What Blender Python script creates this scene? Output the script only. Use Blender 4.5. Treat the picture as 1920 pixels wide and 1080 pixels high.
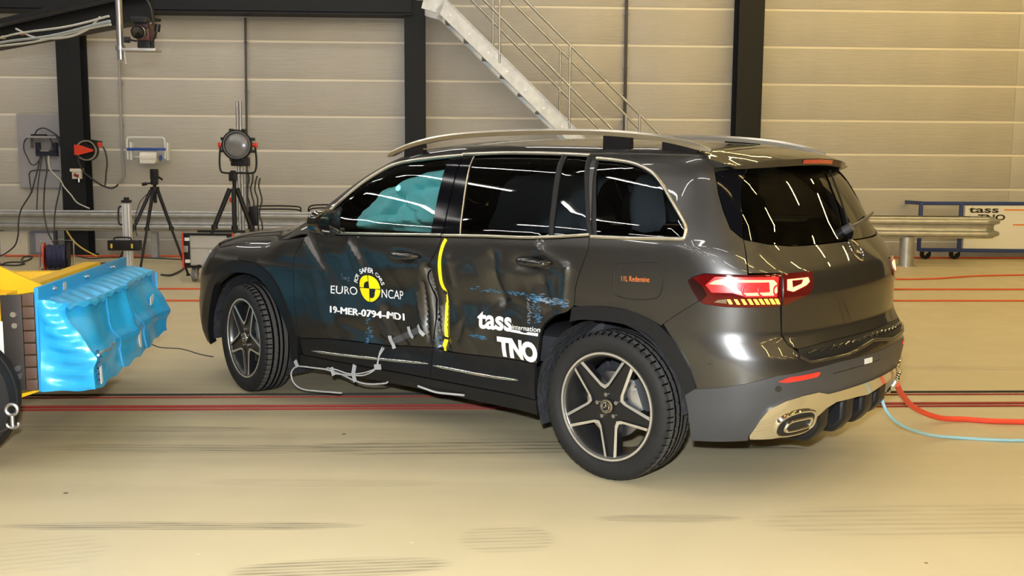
import bpy, bmesh, math, random
import numpy as np
from mathutils import Vector, Matrix
from mathutils.geometry import delaunay_2d_cdt
random.seed(7)
scene = bpy.context.scene
for _o in list(bpy.data.objects): bpy.data.objects.remove(_o)
COL = scene.collection
R = math.radians

# ------------------------------------------------------------------ camera, world, flash, exposure
cam_d = bpy.data.cameras.new('camera'); cam = bpy.data.objects.new('camera', cam_d); COL.objects.link(cam)
cam_d.sensor_width = 36; cam_d.lens = 36 * 1901.8 / 1920; cam_d.clip_end = 200
_pit, _rol = .1200, -.0060
_f = Vector((0, math.cos(_pit), -math.sin(_pit))); _u = Vector((0, math.sin(_pit), math.cos(_pit))); _r = Vector((1, 0, 0))
_r2 = _r * math.cos(_rol) - _u * math.sin(_rol); _u2 = _r * math.sin(_rol) + _u * math.cos(_rol)
cam.matrix_world = Matrix(((_r2.x, _u2.x, -_f.x, 0), (_r2.y, _u2.y, -_f.y, 0), (_r2.z, _u2.z, -_f.z, 1.471), (0, 0, 0, 1)))
scene.camera = cam
world = bpy.data.worlds.new('world'); scene.world = world; world.use_nodes = True
world.node_tree.nodes['Background'].inputs[0].default_value = (.9, .85, .75, 1)
world.node_tree.nodes['Background'].inputs[1].default_value = .05
def area_light(name, loc, target, size, power, color):
    d = bpy.data.lights.new(name, 'AREA'); d.energy = power; d.color = color; d.shape = 'RECTANGLE'; d.size, d.size_y = size
    o = bpy.data.objects.new(name, d); COL.objects.link(o); o.location = loc
    o.rotation_euler = (Vector(target) - Vector(loc)).to_track_quat('-Z', 'Y').to_euler()
    return o
FLASH = area_light('camera_flash', (-.06, .03, 1.66), (-.5, 9, 1.0), (.10, .06), 380, (.90, .96, 1))
scene.view_settings.view_transform = 'Standard'; scene.view_settings.look = 'None'
scene.view_settings.gamma = 1; scene.view_settings.use_curve_mapping = False
scene.view_settings.exposure = 0.0
TUBE_POWER_L, TUBE_POWER_R = 47.0, 104.0
TUBE_COL_L, TUBE_COL_R = (1, .96, .90), (1, .73, .27)

# ------------------------------------------------------------------ materials
MATS = {}
def mat(name, col, rough=.5, metal=0., coat=0., coat_rough=.03, emit=None, estr=0., spec=.5, noise=0., nscale=8., bump=0., bscale=40., bstretch=(1, 1, 1), sheen=0.):
    if name in MATS: return MATS[name]
    m = bpy.data.materials.new(name); m.use_nodes = True; nt = m.node_tree; b = nt.nodes['Principled BSDF']
    b.inputs['Base Color'].default_value = (*col, 1); b.inputs['Roughness'].default_value = rough; b.inputs['Metallic'].default_value = metal
    b.inputs['Coat Weight'].default_value = coat; b.inputs['Coat Roughness'].default_value = coat_rough
    b.inputs['Specular IOR Level'].default_value = spec
    if emit: b.inputs['Emission Color'].default_value = (*emit, 1); b.inputs['Emission Strength'].default_value = estr
    tc = None
    if noise or bump: tc = nt.nodes.new('ShaderNodeTexCoord')
    if noise:
        n = nt.nodes.new('ShaderNodeTexNoise'); n.inputs['Scale'].default_value = nscale; n.inputs['Detail'].default_value = 6
        nt.links.new(tc.outputs['Object'], n.inputs['Vector'])
        rmp = nt.nodes.new('ShaderNodeMapRange'); rmp.inputs['From Min'].default_value = .3; rmp.inputs['From Max'].default_value = .7
        rmp.inputs['To Min'].default_value = 1 - noise; rmp.inputs['To Max'].default_value = 1 + noise
        nt.links.new(n.outputs['Fac'], rmp.inputs['Value'])
        mx = nt.nodes.new('ShaderNodeVectorMath'); mx.operation = 'SCALE'; mx.inputs[0].default_value = col
        nt.links.new(rmp.outputs['Result'], mx.inputs['Scale']); nt.links.new(mx.outputs[0], b.inputs['Base Color'])
    if bump:
        mp = nt.nodes.new('ShaderNodeMapping'); mp.inputs['Scale'].default_value = bstretch
        n2 = nt.nodes.new('ShaderNodeTexNoise'); n2.inputs['Scale'].default_value = bscale; n2.inputs['Detail'].default_value = 4
        bp = nt.nodes.new('ShaderNodeBump'); bp.inputs['Strength'].default_value = bump; bp.inputs['Distance'].default_value = .02
        nt.links.new(tc.outputs['Object'], mp.inputs['Vector']); nt.links.new(mp.outputs[0], n2.inputs['Vector'])
        nt.links.new(n2.outputs['Fac'], bp.inputs['Height']); nt.links.new(bp.outputs[0], b.inputs['Normal'])
    MATS[name] = m; return m
def glass_mat(name, tint, rough=.0):
    if name in MATS: return MATS[name]
    m = bpy.data.materials.new(name); m.use_nodes = True; nt = m.node_tree; nt.nodes.remove(nt.nodes['Principled BSDF'])
    out = nt.nodes['Material Output']; tr = nt.nodes.new('ShaderNodeBsdfTransparent'); tr.inputs[0].default_value = (*tint, 1)
    gl = nt.nodes.new('ShaderNodeBsdfGlossy'); gl.inputs['Roughness'].default_value = rough
    fr = nt.nodes.new('ShaderNodeFresnel'); fr.inputs[0].default_value = 1.52; mx = nt.nodes.new('ShaderNodeMixShader')
    nt.links.new(fr.outputs[0], mx.inputs[0]); nt.links.new(tr.outputs[0], mx.inputs[1]); nt.links.new(gl.outputs[0], mx.inputs[2]); nt.links.new(mx.outputs[0], out.inputs[0])
    MATS[name] = m; return m

# ------------------------------------------------------------------ object helpers
def link(name, me, m=None, parent=None, smooth=False):
    o = bpy.data.objects.new(name, me); COL.objects.link(o)
    if m is not None:
        for mm in (m if isinstance(m, (list, tuple)) else [m]): me.materials.append(mm)
    if parent is not None: o.parent = parent
    if smooth: me.polygons.foreach_set('use_smooth', [True] * len(me.polygons))
    return o
def tag(o, label=None, cat=None, group=None, kind=None):
    if label: o['label'] = label
    if cat: o['category'] = cat
    if group: o['group'] = group
    if kind: o['kind'] = kind
    return o
def empty(name, loc=(0, 0, 0), rz=0., label=None, cat=None, group=None, kind=None):
    o = bpy.data.objects.new(name, None); COL.objects.link(o); o.location = loc; o.rotation_euler = (0, 0, rz)
    o.empty_display_size = .1
    return tag(o, label, cat, group, kind)
def V3(p): return Vector(p)
class MB:
    """collects boxes, tubes and lathes into one mesh"""
    def __init__(s): s.v = []; s.f = []; s.m = []; s.sm = []
    def add(s, v, f, mi=0, smooth=False):
        b = len(s.v); s.v += [tuple(map(float, p)) for p in v]; s.f += [tuple(i + b for i in q) for q in f]; s.m += [mi] * len(f); s.sm += [smooth] * len(f); return s
    def box(s, c, d, M=None, mi=0, bev=0.):
        x, y, z = [k / 2 for k in d]
        if bev > 0:
            b = min(bev, x * .9, y * .9, z * .9); bm = bmesh.new(); bmesh.ops.create_cube(bm, size=1)
            for q in bm.verts: q.co = Vector((q.co.x * 2 * x, q.co.y * 2 * y, q.co.z * 2 * z))
            bmesh.ops.bevel(bm, geom=bm.edges[:], offset=b, segments=2, affect='EDGES', profile=.6)
            v = [q.co.copy() for q in bm.verts]; bm.verts.index_update(); f = [[q.index for q in w.verts] for w in bm.faces]; bm.free()
        else:
            v = [Vector((i, j, k)) for i in (-x, x) for j in (-y, y) for k in (-z, z)]
            f = [(0, 1, 3, 2), (4, 6, 7, 5), (0, 4, 5, 1), (2, 3, 7, 6), (0, 2, 6, 4), (1, 5, 7, 3)]
        if M is not None: v = [M @ p for p in v]
        return s.add([p + Vector(c) for p in v], f, mi)
    def beam(s, a, b, w, h, up=(0, 0, 1), mi=0, bev=0.):
        a, b = Vector(a), Vector(b); t = (b - a); L = t.length; t.normalize(); u = Vector(up)
        n = t.cross(u)
        if n.length < 1e-4: n = t.cross(Vector((0, 1, 0)))
        n.normalize(); u = n.cross(t); M = Matrix((t, n, u)).transposed()
        return s.box((a + b) / 2, (L, w, h), M, mi, bev)
    def tube(s, pts, r, n=8, mi=0, cap=True, closed=False):
        pts = [Vector(p) for p in pts]; rs = r if isinstance(r, (list, tuple)) else [r] * len(pts); N = len(pts); v = []; ref = None
        for i, p in enumerate(pts):
            if closed: t = pts[(i + 1) % N] - pts[i - 1]
            else: t = pts[min(i + 1, N - 1)] - pts[max(i - 1, 0)]
            if t.length < 1e-9: t = Vector((0, 0, 1))
            t.normalize()
            if ref is None:
                ref = Vector((0, 0, 1)) if abs(t.z) < .9 else Vector((1, 0, 0))
            a = t.cross(ref)
            if a.length < 1e-5: a = t.cross(Vector((.3, 1, .2)))
            a.normalize(); ref = a.cross(t); ref.normalize()
            for k in range(n):
                q = 2 * math.pi * k / n; v.append(p + (a * math.cos(q) + ref * math.sin(q)) * rs[i])
        f = []
        for i in range(N if closed else N - 1):
            j = (i + 1) % N
            for k in range(n): f.append((i * n + k, i * n + (k + 1) % n, j * n + (k + 1) % n, j * n + k))
        if cap and not closed: f.append(tuple(range(n - 1, -1, -1))); f.append(tuple((N - 1) * n + k for k in range(n)))
        return s.add(v, f, mi, True)
    def cyl(s, a, b, r, n=16, mi=0, r2=None): return s.tube([a, b], [r, r if r2 is None else r2], n, mi)
    def lathe(s, prof, c=(0, 0, 0), axis='Z', n=32, mi=0, M=None, closed=False):
        """prof: (radius, height) list revolved about the axis through c"""
        v = []
        for k in range(n):
            q = 2 * math.pi * k / n
            for r, h in prof:
                x, y = r * math.cos(q), r * math.sin(q)
                p = Vector((x, y, h)) if axis == 'Z' else Vector((x, h, y)) if axis == 'Y' else Vector((h, x, y))
                if M is not None: p = M @ p
                v.append(p + Vector(c))
        m = len(prof); f = []
        for k in range(n):
            j = (k + 1) % n
            for i in range(m - 1 + (1 if closed else 0)):
                i2 = (i + 1) % m; f.append((k * m + i, j * m + i, j * m + i2, k * m + i2))
        return s.add(v, f, mi, True)
    def prism(s, poly, h0, h1, axis='Z', mi=0, M=None, c=(0, 0, 0)):
        n = len(poly); v = []
        for h in (h0, h1):
            for a, b in poly:
                p = Vector((a, b, h)) if axis == 'Z' else Vector((a, h, b)) if axis == 'Y' else Vector((h, a, b))
                if M is not None: p = M @ p
                v.append(p + Vector(c))
        f = [tuple(range(n)), tuple(range(2 * n - 1, n - 1, -1))] + [(i, i + n, (i + 1) % n + n, (i + 1) % n) for i in range(n)]
        return s.add(v, f, mi)
    def build(s, name, m, parent=None, loc=None, rot=None, smooth=None):
        me = bpy.data.meshes.new(name); me.from_pydata(s.v, [], s.f); me.materials.clear()
        o = link(name, me, m, parent); me.polygons.foreach_set('material_index', s.m)
        me.polygons.foreach_set('use_smooth', s.sm if smooth is None else [smooth] * len(s.f))
        bm = bmesh.new(); bm.from_mesh(me); bmesh.ops.recalc_face_normals(bm, faces=bm.faces); bm.to_mesh(me); bm.free(); me.update()
        try: me.set_sharp_from_angle(angle=R(40))
        except Exception: pass
        if loc is not None: o.location = loc
        if rot is not None: o.rotation_euler = rot
        return o
def bez(pts, n=8, closed=False):
    """Catmull-Rom through points"""
    P = [Vector(p) for p in pts]; N = len(P); out = []
    for i in range(N if closed else N - 1):
        if closed: a, b, c, d = P[i - 1], P[i], P[(i + 1) % N], P[(i + 2) % N]
        else: a, b, c, d = P[max(i - 1, 0)], P[i], P[i + 1], P[min(i + 2, N - 1)]
        for k in range(n):
            t = k / n; out.append(.5 * ((2 * b) + (c - a) * t + (2 * a - 5 * b + 4 * c - d) * t * t + (3 * b - a - 3 * c + d) * t ** 3))
    if not closed: out.append(P[-1])
    return out
def copy_tree(o, parent=None):
    c = o.copy(); COL.objects.link(c)
    if parent is not None: c.parent = parent
    for ch in list(o.children):
        copy_tree(ch, c)
    return c

def make_text(txt, bold=0., spacing=1.):
    cu = bpy.data.curves.new('t', 'FONT'); cu.body = txt; cu.size = 1; cu.offset = bold; cu.space_character = spacing; cu.resolution_u = 4
    ob = bpy.data.objects.new('t', cu); COL.objects.link(ob); dg = bpy.context.evaluated_depsgraph_get(); me = bpy.data.meshes.new_from_object(ob.evaluated_get(dg))
    bpy.data.objects.remove(ob); bm = bmesh.new(); bm.from_mesh(me); bmesh.ops.remove_doubles(bm, verts=bm.verts, dist=1e-5); bmesh.ops.triangulate(bm, faces=bm.faces)
    for _ in range(3):
        es = [e for e in bm.edges if e.calc_length() > .18]
        if not es: break
        bmesh.ops.subdivide_edges(bm, edges=es, cuts=1); bmesh.ops.triangulate(bm, faces=bm.faces)
    bm.verts.index_update(); v = np.array([tuple(q.co)[:2] for q in bm.verts]); f = [tuple(q.index for q in w.verts) for w in bm.faces]; bm.free(); bpy.data.meshes.remove(me)
    lo, hi = v.min(0), v.max(0); return v, f, lo, hi
# lettering outlines are made first, while the scene is still empty
TXT = {k: make_text(*k) for k in [('EURO', .0, 1.), ('NCAP', .0, 1.), ('19-MER-0794-MD1', .0, 1.), ('tass', .03, 1.), ('internation', .008, 1.), ('TNO', .06, .95), ('11L Redemine', -.012, 1.), ('tass', .02, 1.), ('TNO', .03, 1.)] + [(c, .014, 1.) for c in set('FORSAFERCARS')]}

# ------------------------------------------------------------------ hall: floor, walls, ceiling
WA = R(2.5); WC, WS = math.cos(WA), math.sin(WA)
def wallpt(s, d, z): return Vector((-5.7 + s * WC + d * WS, 16.39 + s * WS - d * WC, z))   # s along the back wall, d out of it

def floor_material():
    m = bpy.data.materials.new('epoxy_floor'); m.use_nodes = True; nt = m.node_tree; b = nt.nodes['Principled BSDF']; L = nt.links.new
    tc = nt.nodes.new('ShaderNodeTexCoord'); P = tc.outputs['Object']
    def node(t, **k):
        n = nt.nodes.new(t)
        for a, v in k.items(): setattr(n, a, v)
        return n
    def math_(op, a, b_=None, clamp=False):
        n = node('ShaderNodeMath', operation=op, use_clamp=clamp)
        for i, v in enumerate((a, b_)):
            if v is None: continue
            if isinstance(v, (int, float)): n.inputs[i].default_value = v
            else: L(v, n.inputs[i])
        return n.outputs[0]
    def noise(scale, stretch=(1, 1, 1), detail=5, rot=0):
        mp = node('ShaderNodeMapping'); mp.inputs['Scale'].default_value = stretch; mp.inputs['Rotation'].default_value = (0, 0, rot); L(P, mp.inputs['Vector'])
        n = node('ShaderNodeTexNoise'); n.inputs['Scale'].default_value = scale; n.inputs['Detail'].default_value = detail; L(mp.outputs[0], n.inputs['Vector']); return n.outputs['Fac']
    def rng(v, a, b_, c, d):
        n = node('ShaderNodeMapRange'); n.inputs[1].default_value = a; n.inputs[2].default_value = b_; n.inputs[3].default_value = c; n.inputs[4].default_value = d; L(v, n.inputs[0]); return n.outputs[0]
    base = node('ShaderNodeMix', data_type='RGBA'); base.inputs[6].default_value = (.585, .505, .325, 1); base.inputs[7].default_value = (.53, .45, .275, 1)
    L(rng(noise(.45), .35, .65, 0, 1), base.inputs[0])
    # grey streaked band along the pull track, stronger to the left
    sep = node('ShaderNodeSeparateXYZ'); L(P, sep.inputs[0]); X, Y = sep.outputs[0], sep.outputs[1]
    band = math_('SUBTRACT', 1, rng(math_('ABSOLUTE', math_('SUBTRACT', Y, 5.9)), .5, 1.9, 0, 1), True)
    left = rng(X, 0.2, 3.2, 1, .12)
    streak = rng(noise(1.2, (.35, 3.5, 1), 6), .35, .72, .15, 1)
    band_mask = math_('MULTIPLY', math_('MULTIPLY', band, left), streak)
    mix1 = node('ShaderNodeMix', data_type='RGBA'); mix1.inputs[7].default_value = (.20, .175, .13, 1)
    L(math_('MULTIPLY', band_mask, .55), mix1.inputs[0]); L(base.outputs[2], mix1.inputs[6])
    # tyre skid marks: centre x, y, angle, half length, half width, line count, strength
    total = None
    for cx, cy, ang, hl, hw, nl, st in SKIDS:
        dx = math_('SUBTRACT', X, cx); dy = math_('SUBTRACT', Y, cy); ca, sa = math.cos(ang), math.sin(ang)
        u = math_('ADD', math_('MULTIPLY', dx, ca), math_('MULTIPLY', dy, sa)); v = math_('SUBTRACT', math_('MULTIPLY', dy, ca), math_('MULTIPLY', dx, sa))
        uu = math_('DIVIDE', u, hl); vv = math_('DIVIDE', v, hw)
        e = math_('ADD', math_('POWER', math_('ABSOLUTE', uu), 3), math_('POWER', math_('ABSOLUTE', vv), 2))
        msk = rng(e, .55, 1.0, 1, 0)
        ln = rng(math_('SINE', math_('MULTIPLY', vv, nl * 3.1416)), -.5, .7, .25, 1)
        r_ = math_('MULTIPLY', math_('MULTIPLY', msk, ln), st)
        total = r_ if total is None else math_('MAXIMUM', total, r_)
    total = math_('MULTIPLY', total, rng(noise(6, (.5, 5, 1), 6), .3, .6, .2, 1))
    mix2 = node('ShaderNodeMix', data_type='RGBA'); mix2.inputs[7].default_value = (.085, .072, .055, 1); L(total, mix2.inputs[0]); L(mix1.outputs[2], mix2.inputs[6])
    # small dark specks and grit
    vor = node('ShaderNodeTexVoronoi'); vor.inputs['Scale'].default_value = 1.7; L(P, vor.inputs['Vector'])
    sp = math_('MULTIPLY', math_('LESS_THAN', vor.outputs['Distance'], .022), .85)
    mix3 = node('ShaderNodeMix', data_type='RGBA'); mix3.inputs[7].default_value = (.05, .04, .03, 1); L(sp, mix3.inputs[0]); L(mix2.outputs[2], mix3.inputs[6])
    vor2 = node('ShaderNodeTexVoronoi'); vor2.inputs['Scale'].default_value = 3.1; mp2 = node('ShaderNodeMapping'); mp2.inputs['Location'].default_value = (3.3, 1.7, 0); L(P, mp2.inputs['Vector']); L(mp2.outputs[0], vor2.inputs['Vector'])
    mix4 = node('ShaderNodeMix', data_type='RGBA'); mix4.inputs[7].default_value = (.85, .84, .80, 1); L(math_('LESS_THAN', vor2.outputs['Distance'], .016), mix4.inputs[0]); L(mix3.outputs[2], mix4.inputs[6])
    L(mix4.outputs[2], b.inputs['Base Color'])
    L(rng(noise(3), .3, .7, .38, .55), b.inputs['Roughness']); b.inputs['Specular IOR Level'].default_value = .35
    return m
SKIDS = [(*[(-1.358,4.002,0)][0][:2], .02, .78, .055, 5, .75), (*[(-0.621,3.576,0)][0][:2], .12, .42, .10, 7, .6), (*[(0.669,4.126,-0)][0][:2], .02, .32, .05, 4, .55),
  (*[(-1.577,5.14,0)][0][:2], .0, .95, .09, 4, .55), (*[(-2.114,5.538,0)][0][:2], .0, .75, .08, 2, .5), (*[(1.894,4.128,0)][0][:2], .05, .9, .22, 8, .28), (*[(-0.889,4.581,0)][0][:2], .0, .6, .07, 5, .22),
  (*[(1.353,5.204,0)][0][:2], .0, .22, .035, 1, .9), (*[(-0.248,5.199,0)][0][:2], .06, .9, .16, 5, .6), (*[(-0.015,3.881,0)][0][:2], .1, .2, .16, 9, .3), (*[(3.249,7.403,0)][0][:2], .0, 1.2, .1, 3, .3), (*[(-1.809,3.686,0)][0][:2], .3, .3, .2, 9, .16)]
mb = MB(); mb.box((1, 2, -.10), (34, 31, .20)); fl = mb.build('floor', floor_material()); tag(fl, kind='structure')
M_PANEL = mat('wall_panel_paint', (.425, .40, .355), .42, noise=.06, nscale=1.5, bump=.32, bscale=2.2, bstretch=(1.2, 1, 14))
M_JOINT = mat('panel_joint', (.74, .69, .58), .5)
M_CONC = mat('concrete_plinth', (.36, .33, .29), .8, noise=.12, nscale=3)
M_WARM = mat('side_wall_paint', (.13, .115, .09), .6, noise=.05, nscale=1)
M_CEIL = mat('ceiling_sheet', (.09, .085, .075), .7, noise=.05, nscale=1)
M_BLACKSTEEL = mat('black_steel', (.007, .0075, .009), .5, spec=.25)
wb = empty('wall_back', (-5.7, 16.39, 0), WA, kind='structure')
def wl(s, d, z): return (s, -d, z)     # local coordinates of the back wall
mbk = MB(); mbk.box((5, .117, 4.0), (32, .2, 8.2)); mbk.build('wall_core', M_JOINT, wb)
mbk = MB(); mbk.box((5, .02, .12), (32, .12, .24), bev=.004); mbk.build('plinth', M_CONC, wb)
BAYS = [(-9.5, -5.4), (-5.4, -1.3), (-1.3, 1.46), (1.46, 4.13), (4.13, 7.54), (7.54, 9.5), (9.5, 14.0), (14.0, 19.0)]
ROWS = [.245, .56, 1.125, 1.69, 2.235, 2.815, 3.41, 4.0, 4.58, 5.16, 5.74, 6.32, 6.9, 7.5]
_pm = {}
for s0, s1_ in BAYS:
    for z0, z1 in zip(ROWS[:-1], ROWS[1:]):
        key = (round(s1_ - s0, 3), round(z1 - z0, 3))
        if key not in _pm:
            q = MB(); q.box((0, 0, 0), (s1_ - s0 - .006, .06, z1 - z0 - .036), bev=.008); o = q.build('wall_panel', M_PANEL, wb); _pm[key] = o.data
        else:
            o = bpy.data.objects.new('wall_panel', _pm[key]); COL.objects.link(o); o.parent = wb
        o.location = ((s0 + s1_) / 2, .035, (z0 + z1) / 2)
for nm, c, d in (('wall_left', (-15.9, 2, 4), (.2, 31, 8.2)), ('wall_right', (17.9, 2, 4), (.2, 31, 8.2)), ('wall_front', (1, -13.4, 4), (34, .2, 8.2))):
    q = MB(); q.box(c, d); tag(q.build(nm, M_WARM), kind='structure')
q = MB(); q.box((1, 2, 8.0), (34, 31, .2)); tag(q.build('ceiling', M_CEIL), kind='structure')

# fluorescent tube lamps under the ceiling: reflected in the paint and the glass
M_TUBE_L = mat('tube_glow_neutral', (1, 1, 1), .4, emit=TUBE_COL_L, estr=TUBE_POWER_L)
M_TUBE_R = mat('tube_glow_warm', (1, 1, 1), .4, emit=TUBE_COL_R, estr=TUBE_POWER_R)
M_WHITE = mat('white_enamel', (.75, .75, .73), .4)
def tube_lamp(m, L):
    t = empty('tube_lamp'); q = MB(); q.box((0, 0, .05), (L + .08, .12, .06), bev=.008); q.build('housing', M_WHITE, t)
    q = MB(); q.cyl((-L / 2, 0, 0), (L / 2, 0, 0), .028, 10); q.build('tube', m, t); return t
_l = tube_lamp(M_TUBE_L, 2.4); _r_ = tube_lamp(M_TUBE_R, 2.4)
_spots = [(x, y, 1) for x in (-13, -10.5, -8, -5.5) for y in (-10, -6.6, -3.2, .2, 3.6, 7, 10.4, 13.4)] + [(x, y, 0) for x in (-3.6, 0, 3.6, 7.2, 10.8, 14.4) for y in (-10, -6, -2, 2, 6, 10, 13.6)]
_used = set()
for i, (x, y, k) in enumerate(_spots):
    src = _l if k else (_l if x < 1 else _r_)
    o = src if src not in _used else copy_tree(src); _used.add(src)
    o.location = (x, y, 6.9); o.rotation_euler = (0, 0, R(90) if k else 0)
    tag(o, 'white fluorescent tube lamp hung under the hall ceiling', 'lamp', 'fluorescent tube lamps under the ceiling')
# overhead crane beam behind the photographer, seen as an orange streak in the car's glass and paint
M_ORANGE = mat('crane_orange', (.62, .15, .02), .45)
q = MB(); q.box((1, -6.2, 5.2), (33, .35, .55)); tag(q.build('crane_beam', M_ORANGE), 'orange overhead crane beam across the hall behind the photographer', 'beam')

# ================================================================== the car
_LC={}
def lerpc(x, pts):
    """smooth monotone interpolation through control points"""
    key=tuple(pts); c=_LC.get(key)
    if c is None:
        xs=np.array([p[0] for p in pts],float); ys=np.array([p[1] for p in pts],float)
        h=np.diff(xs); d=np.diff(ys)/h
        m=np.zeros(len(xs)); m[0]=d[0]; m[-1]=d[-1]
        for i in range(1,len(xs)-1):
            if d[i-1]*d[i]>0:
                w1=2*h[i]+h[i-1]; w2=h[i]+2*h[i-1]
                m[i]=(w1+w2)/(w1/d[i-1]+w2/d[i])
        # dense table: fast lookups
        gx=np.linspace(xs[0],xs[-1],4001); i=np.clip(np.searchsorted(xs,gx)-1,0,len(xs)-2); t=(gx-xs[i])/h[i]
        gy=(2*t**3-3*t**2+1)*ys[i]+(t**3-2*t**2+t)*h[i]*m[i]+(-2*t**3+3*t**2)*ys[i+1]+(t**3-t**2)*h[i]*m[i+1]
        c=_LC[key]=(gx,gy,m[0],m[-1])
    gx,gy,m0,m1=c; x=np.asarray(x,float)
    return np.interp(x,gx,gy)+np.minimum(x-gx[0],0)*m0+np.maximum(x-gx[-1],0)*m1
def smax(a,b,k):
    h=np.maximum(k-np.abs(a-b),0)/k
    return np.maximum(a,b)+h*h*k/4
BELT=[(-.9,.985),(0,1.03),(.94,1.077),(1.87,1.112),(2.7,1.150),(3.2,1.166),(3.8,1.17)]
WLOW=[(.15,.80),(.22,.835),(.30,.868),(.40,.892),(.55,.905),(.72,.913),(.86,.912),(.95,.908)]
def belt(x): return lerpc(x,BELT)
def gauss(x,c,s): return np.exp(-((x-c)/s)**2)
def half_width(x,z):
    b=belt(x)
    low=lerpc(z,WLOW)
    q=z-b
    up=lerpc(q,[(-.30,.913),(-.12,.909),(-.06,.905),(-.02,.896),(.03,.880),(.12,.842),(.25,.782),(.36,.722),(.44,.668),(.52,.60)])
    w=np.where(z<.86,low,np.where(q>-.25,np.minimum(up,.913),.912))
    w=w-.085*np.clip((.35-x)/1.15,0,2)**2.0-.055*np.clip((x-2.5)/1.1,0,2)**2-.012*((x-1.5)/2)**2
    return w
def roof_z(x,y):
    z0=lerpc(x,[(-.95,.66),(-.88,.79),(-.80,.88),(-.70,.94),(-.5,1.005),(-.2,1.06),(.1,1.09),(.30,1.115),(.42,1.15),(.70,1.328),(1.0,1.505),(1.2,1.58),(1.38,1.608),(1.6,1.622),(2.0,1.625),(2.4,1.618),(2.8,1.602),(3.1,1.582),(3.3,1.562),(3.6,1.52)])
    c=lerpc(x,[(-.9,.08),(.3,.08),(.7,.14),(1.2,.14),(2.5,.13),(3.2,.09),(3.4,.09)])
    return z0-c*y*y
def rear_x(y,z):
    x0=lerpc(z,[(.15,3.50),(.24,3.62),(.35,3.70),(.45,3.735),(.56,3.755),(.64,3.745),(.70,3.715),(.76,3.69),(.9,3.69),(1.0,3.675),(1.08,3.628),(1.15,3.575),(1.30,3.485),(1.45,3.39),(1.55,3.31)])
    return x0-.17*y*y-.12*y**4
def front_x(y,z):
    x0=lerpc(z,[(.15,-.83),(.25,-.885),(.4,-.895),(.52,-.888),(.6,-.862),(.75,-.84),(.85,-.80),(1.0,-.74)])
    return x0+.15*y*y+.10*y**4
def seg_dist(x,z,a,b):
    ax,az=a; bx,bz=b; dx,dz=bx-ax,bz-az
    t=np.clip(((x-ax)*dx+(z-az)*dz)/(dx*dx+dz*dz),0,1)
    return np.hypot(x-ax-t*dx,z-az-t*dz)
def sstep(v,a,b):
    t=np.clip((v-a)/(b-a),0,1); return t*t*(3-2*t)
# creases of the crushed doors: start, end (x along the car, z up), depth inward, width
CREASES=[((.64,1.01),(.80,.86),-.016,.020),((.72,1.02),(.98,.74),.014,.06),((1.02,1.03),(1.12,.93),-.012,.016),((1.10,1.02),(1.24,.84),.012,.045),
 ((1.655,.92),(1.69,.50),.050,.022),((1.60,.84),(1.62,.52),.020,.014),((1.545,.78),(1.585,.56),-.010,.014),((1.72,.72),(1.73,.50),-.016,.014),((1.765,.80),(1.75,.50),.020,.020),((1.82,.98),(1.84,.84),-.014,.03),
 ((2.13,1.01),(2.16,.80),.020,.030),((2.16,.80),(2.42,.745),.014,.03),((2.42,1.07),(2.60,.99),-.010,.025),((2.60,.99),(2.585,.83),-.012,.018),
 ((2.45,.90),(2.50,.78),.022,.05),((1.30,.66),(1.42,.48),.016,.03),((1.14,.62),(1.30,.50),-.010,.03),((1.90,.64),(1.98,.60),-.014,.035),((1.84,.56),(1.90,.66),.012,.02),
 ((1.42,.98),(1.60,.96),.010,.03),((2.30,.985),(2.48,.975),.016,.035),((.95,.55),(1.45,.44),.010,.03)]
def dent(x,z):
    d=.050*sstep(x,.70,1.45)*(1-sstep(x,2.10,2.50))*sstep(z,.28,.48)*(1-sstep(z,.74,.97))
    d=d+.020*sstep(x,.9,1.5)*(1-sstep(x,2.2,2.42))*(1-sstep(z,.40,.60))
    act=(x>.5)&(x<2.7)&(z>.2)&(z<1.2)
    if act.any():
        xa,za=x[act],z[act]; e=np.zeros_like(xa)
        for a,b,dep,w in CREASES:
            r=seg_dist(xa,za,a,b); e+=dep*np.exp(-(np.sqrt(r*r+1e-5)/w)**1.3)
        d=d.copy(); d[act]+=e
    m=sstep(x,.62,.8)*(1-sstep(x,2.45,2.62))*(1-sstep(z,.92,1.02))*sstep(z,.3,.45)
    d=d+m*.0025*(np.sin(x*23+z*11)+np.sin(x*9-z*31+1.3)+.6*np.sin(x*41+z*17))
    return d*(1-sstep(x,2.60,2.68))*sstep(x,.53,.60)
DENT=[dent]
def F(P,side=-1):
    x,y,z=P[...,0],P[...,1],P[...,2]
    w=half_width(x,z)
    if DENT[0] is not None and (y<-.4).any(): w=np.where(y<0,w-DENT[0](x,z),w)
    s=np.abs(y)-w
    t=(z-roof_z(x,y))*.87
    r=(x-rear_x(y,z))*.9
    f=front_x(y,z)-x
    kt=lerpc(x,[(-.9,.22),(.2,.22),(.5,.11),(1,.09),(3.4,.10)])
    kr=lerpc(z,[(.2,.20),(.9,.22),(1.2,.20),(1.5,.12)])
    v=smax(s,t,kt)
    v=smax(v,r,kr)
    v=smax(v,f,.20)
    return np.maximum(v,.17-z)

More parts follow.
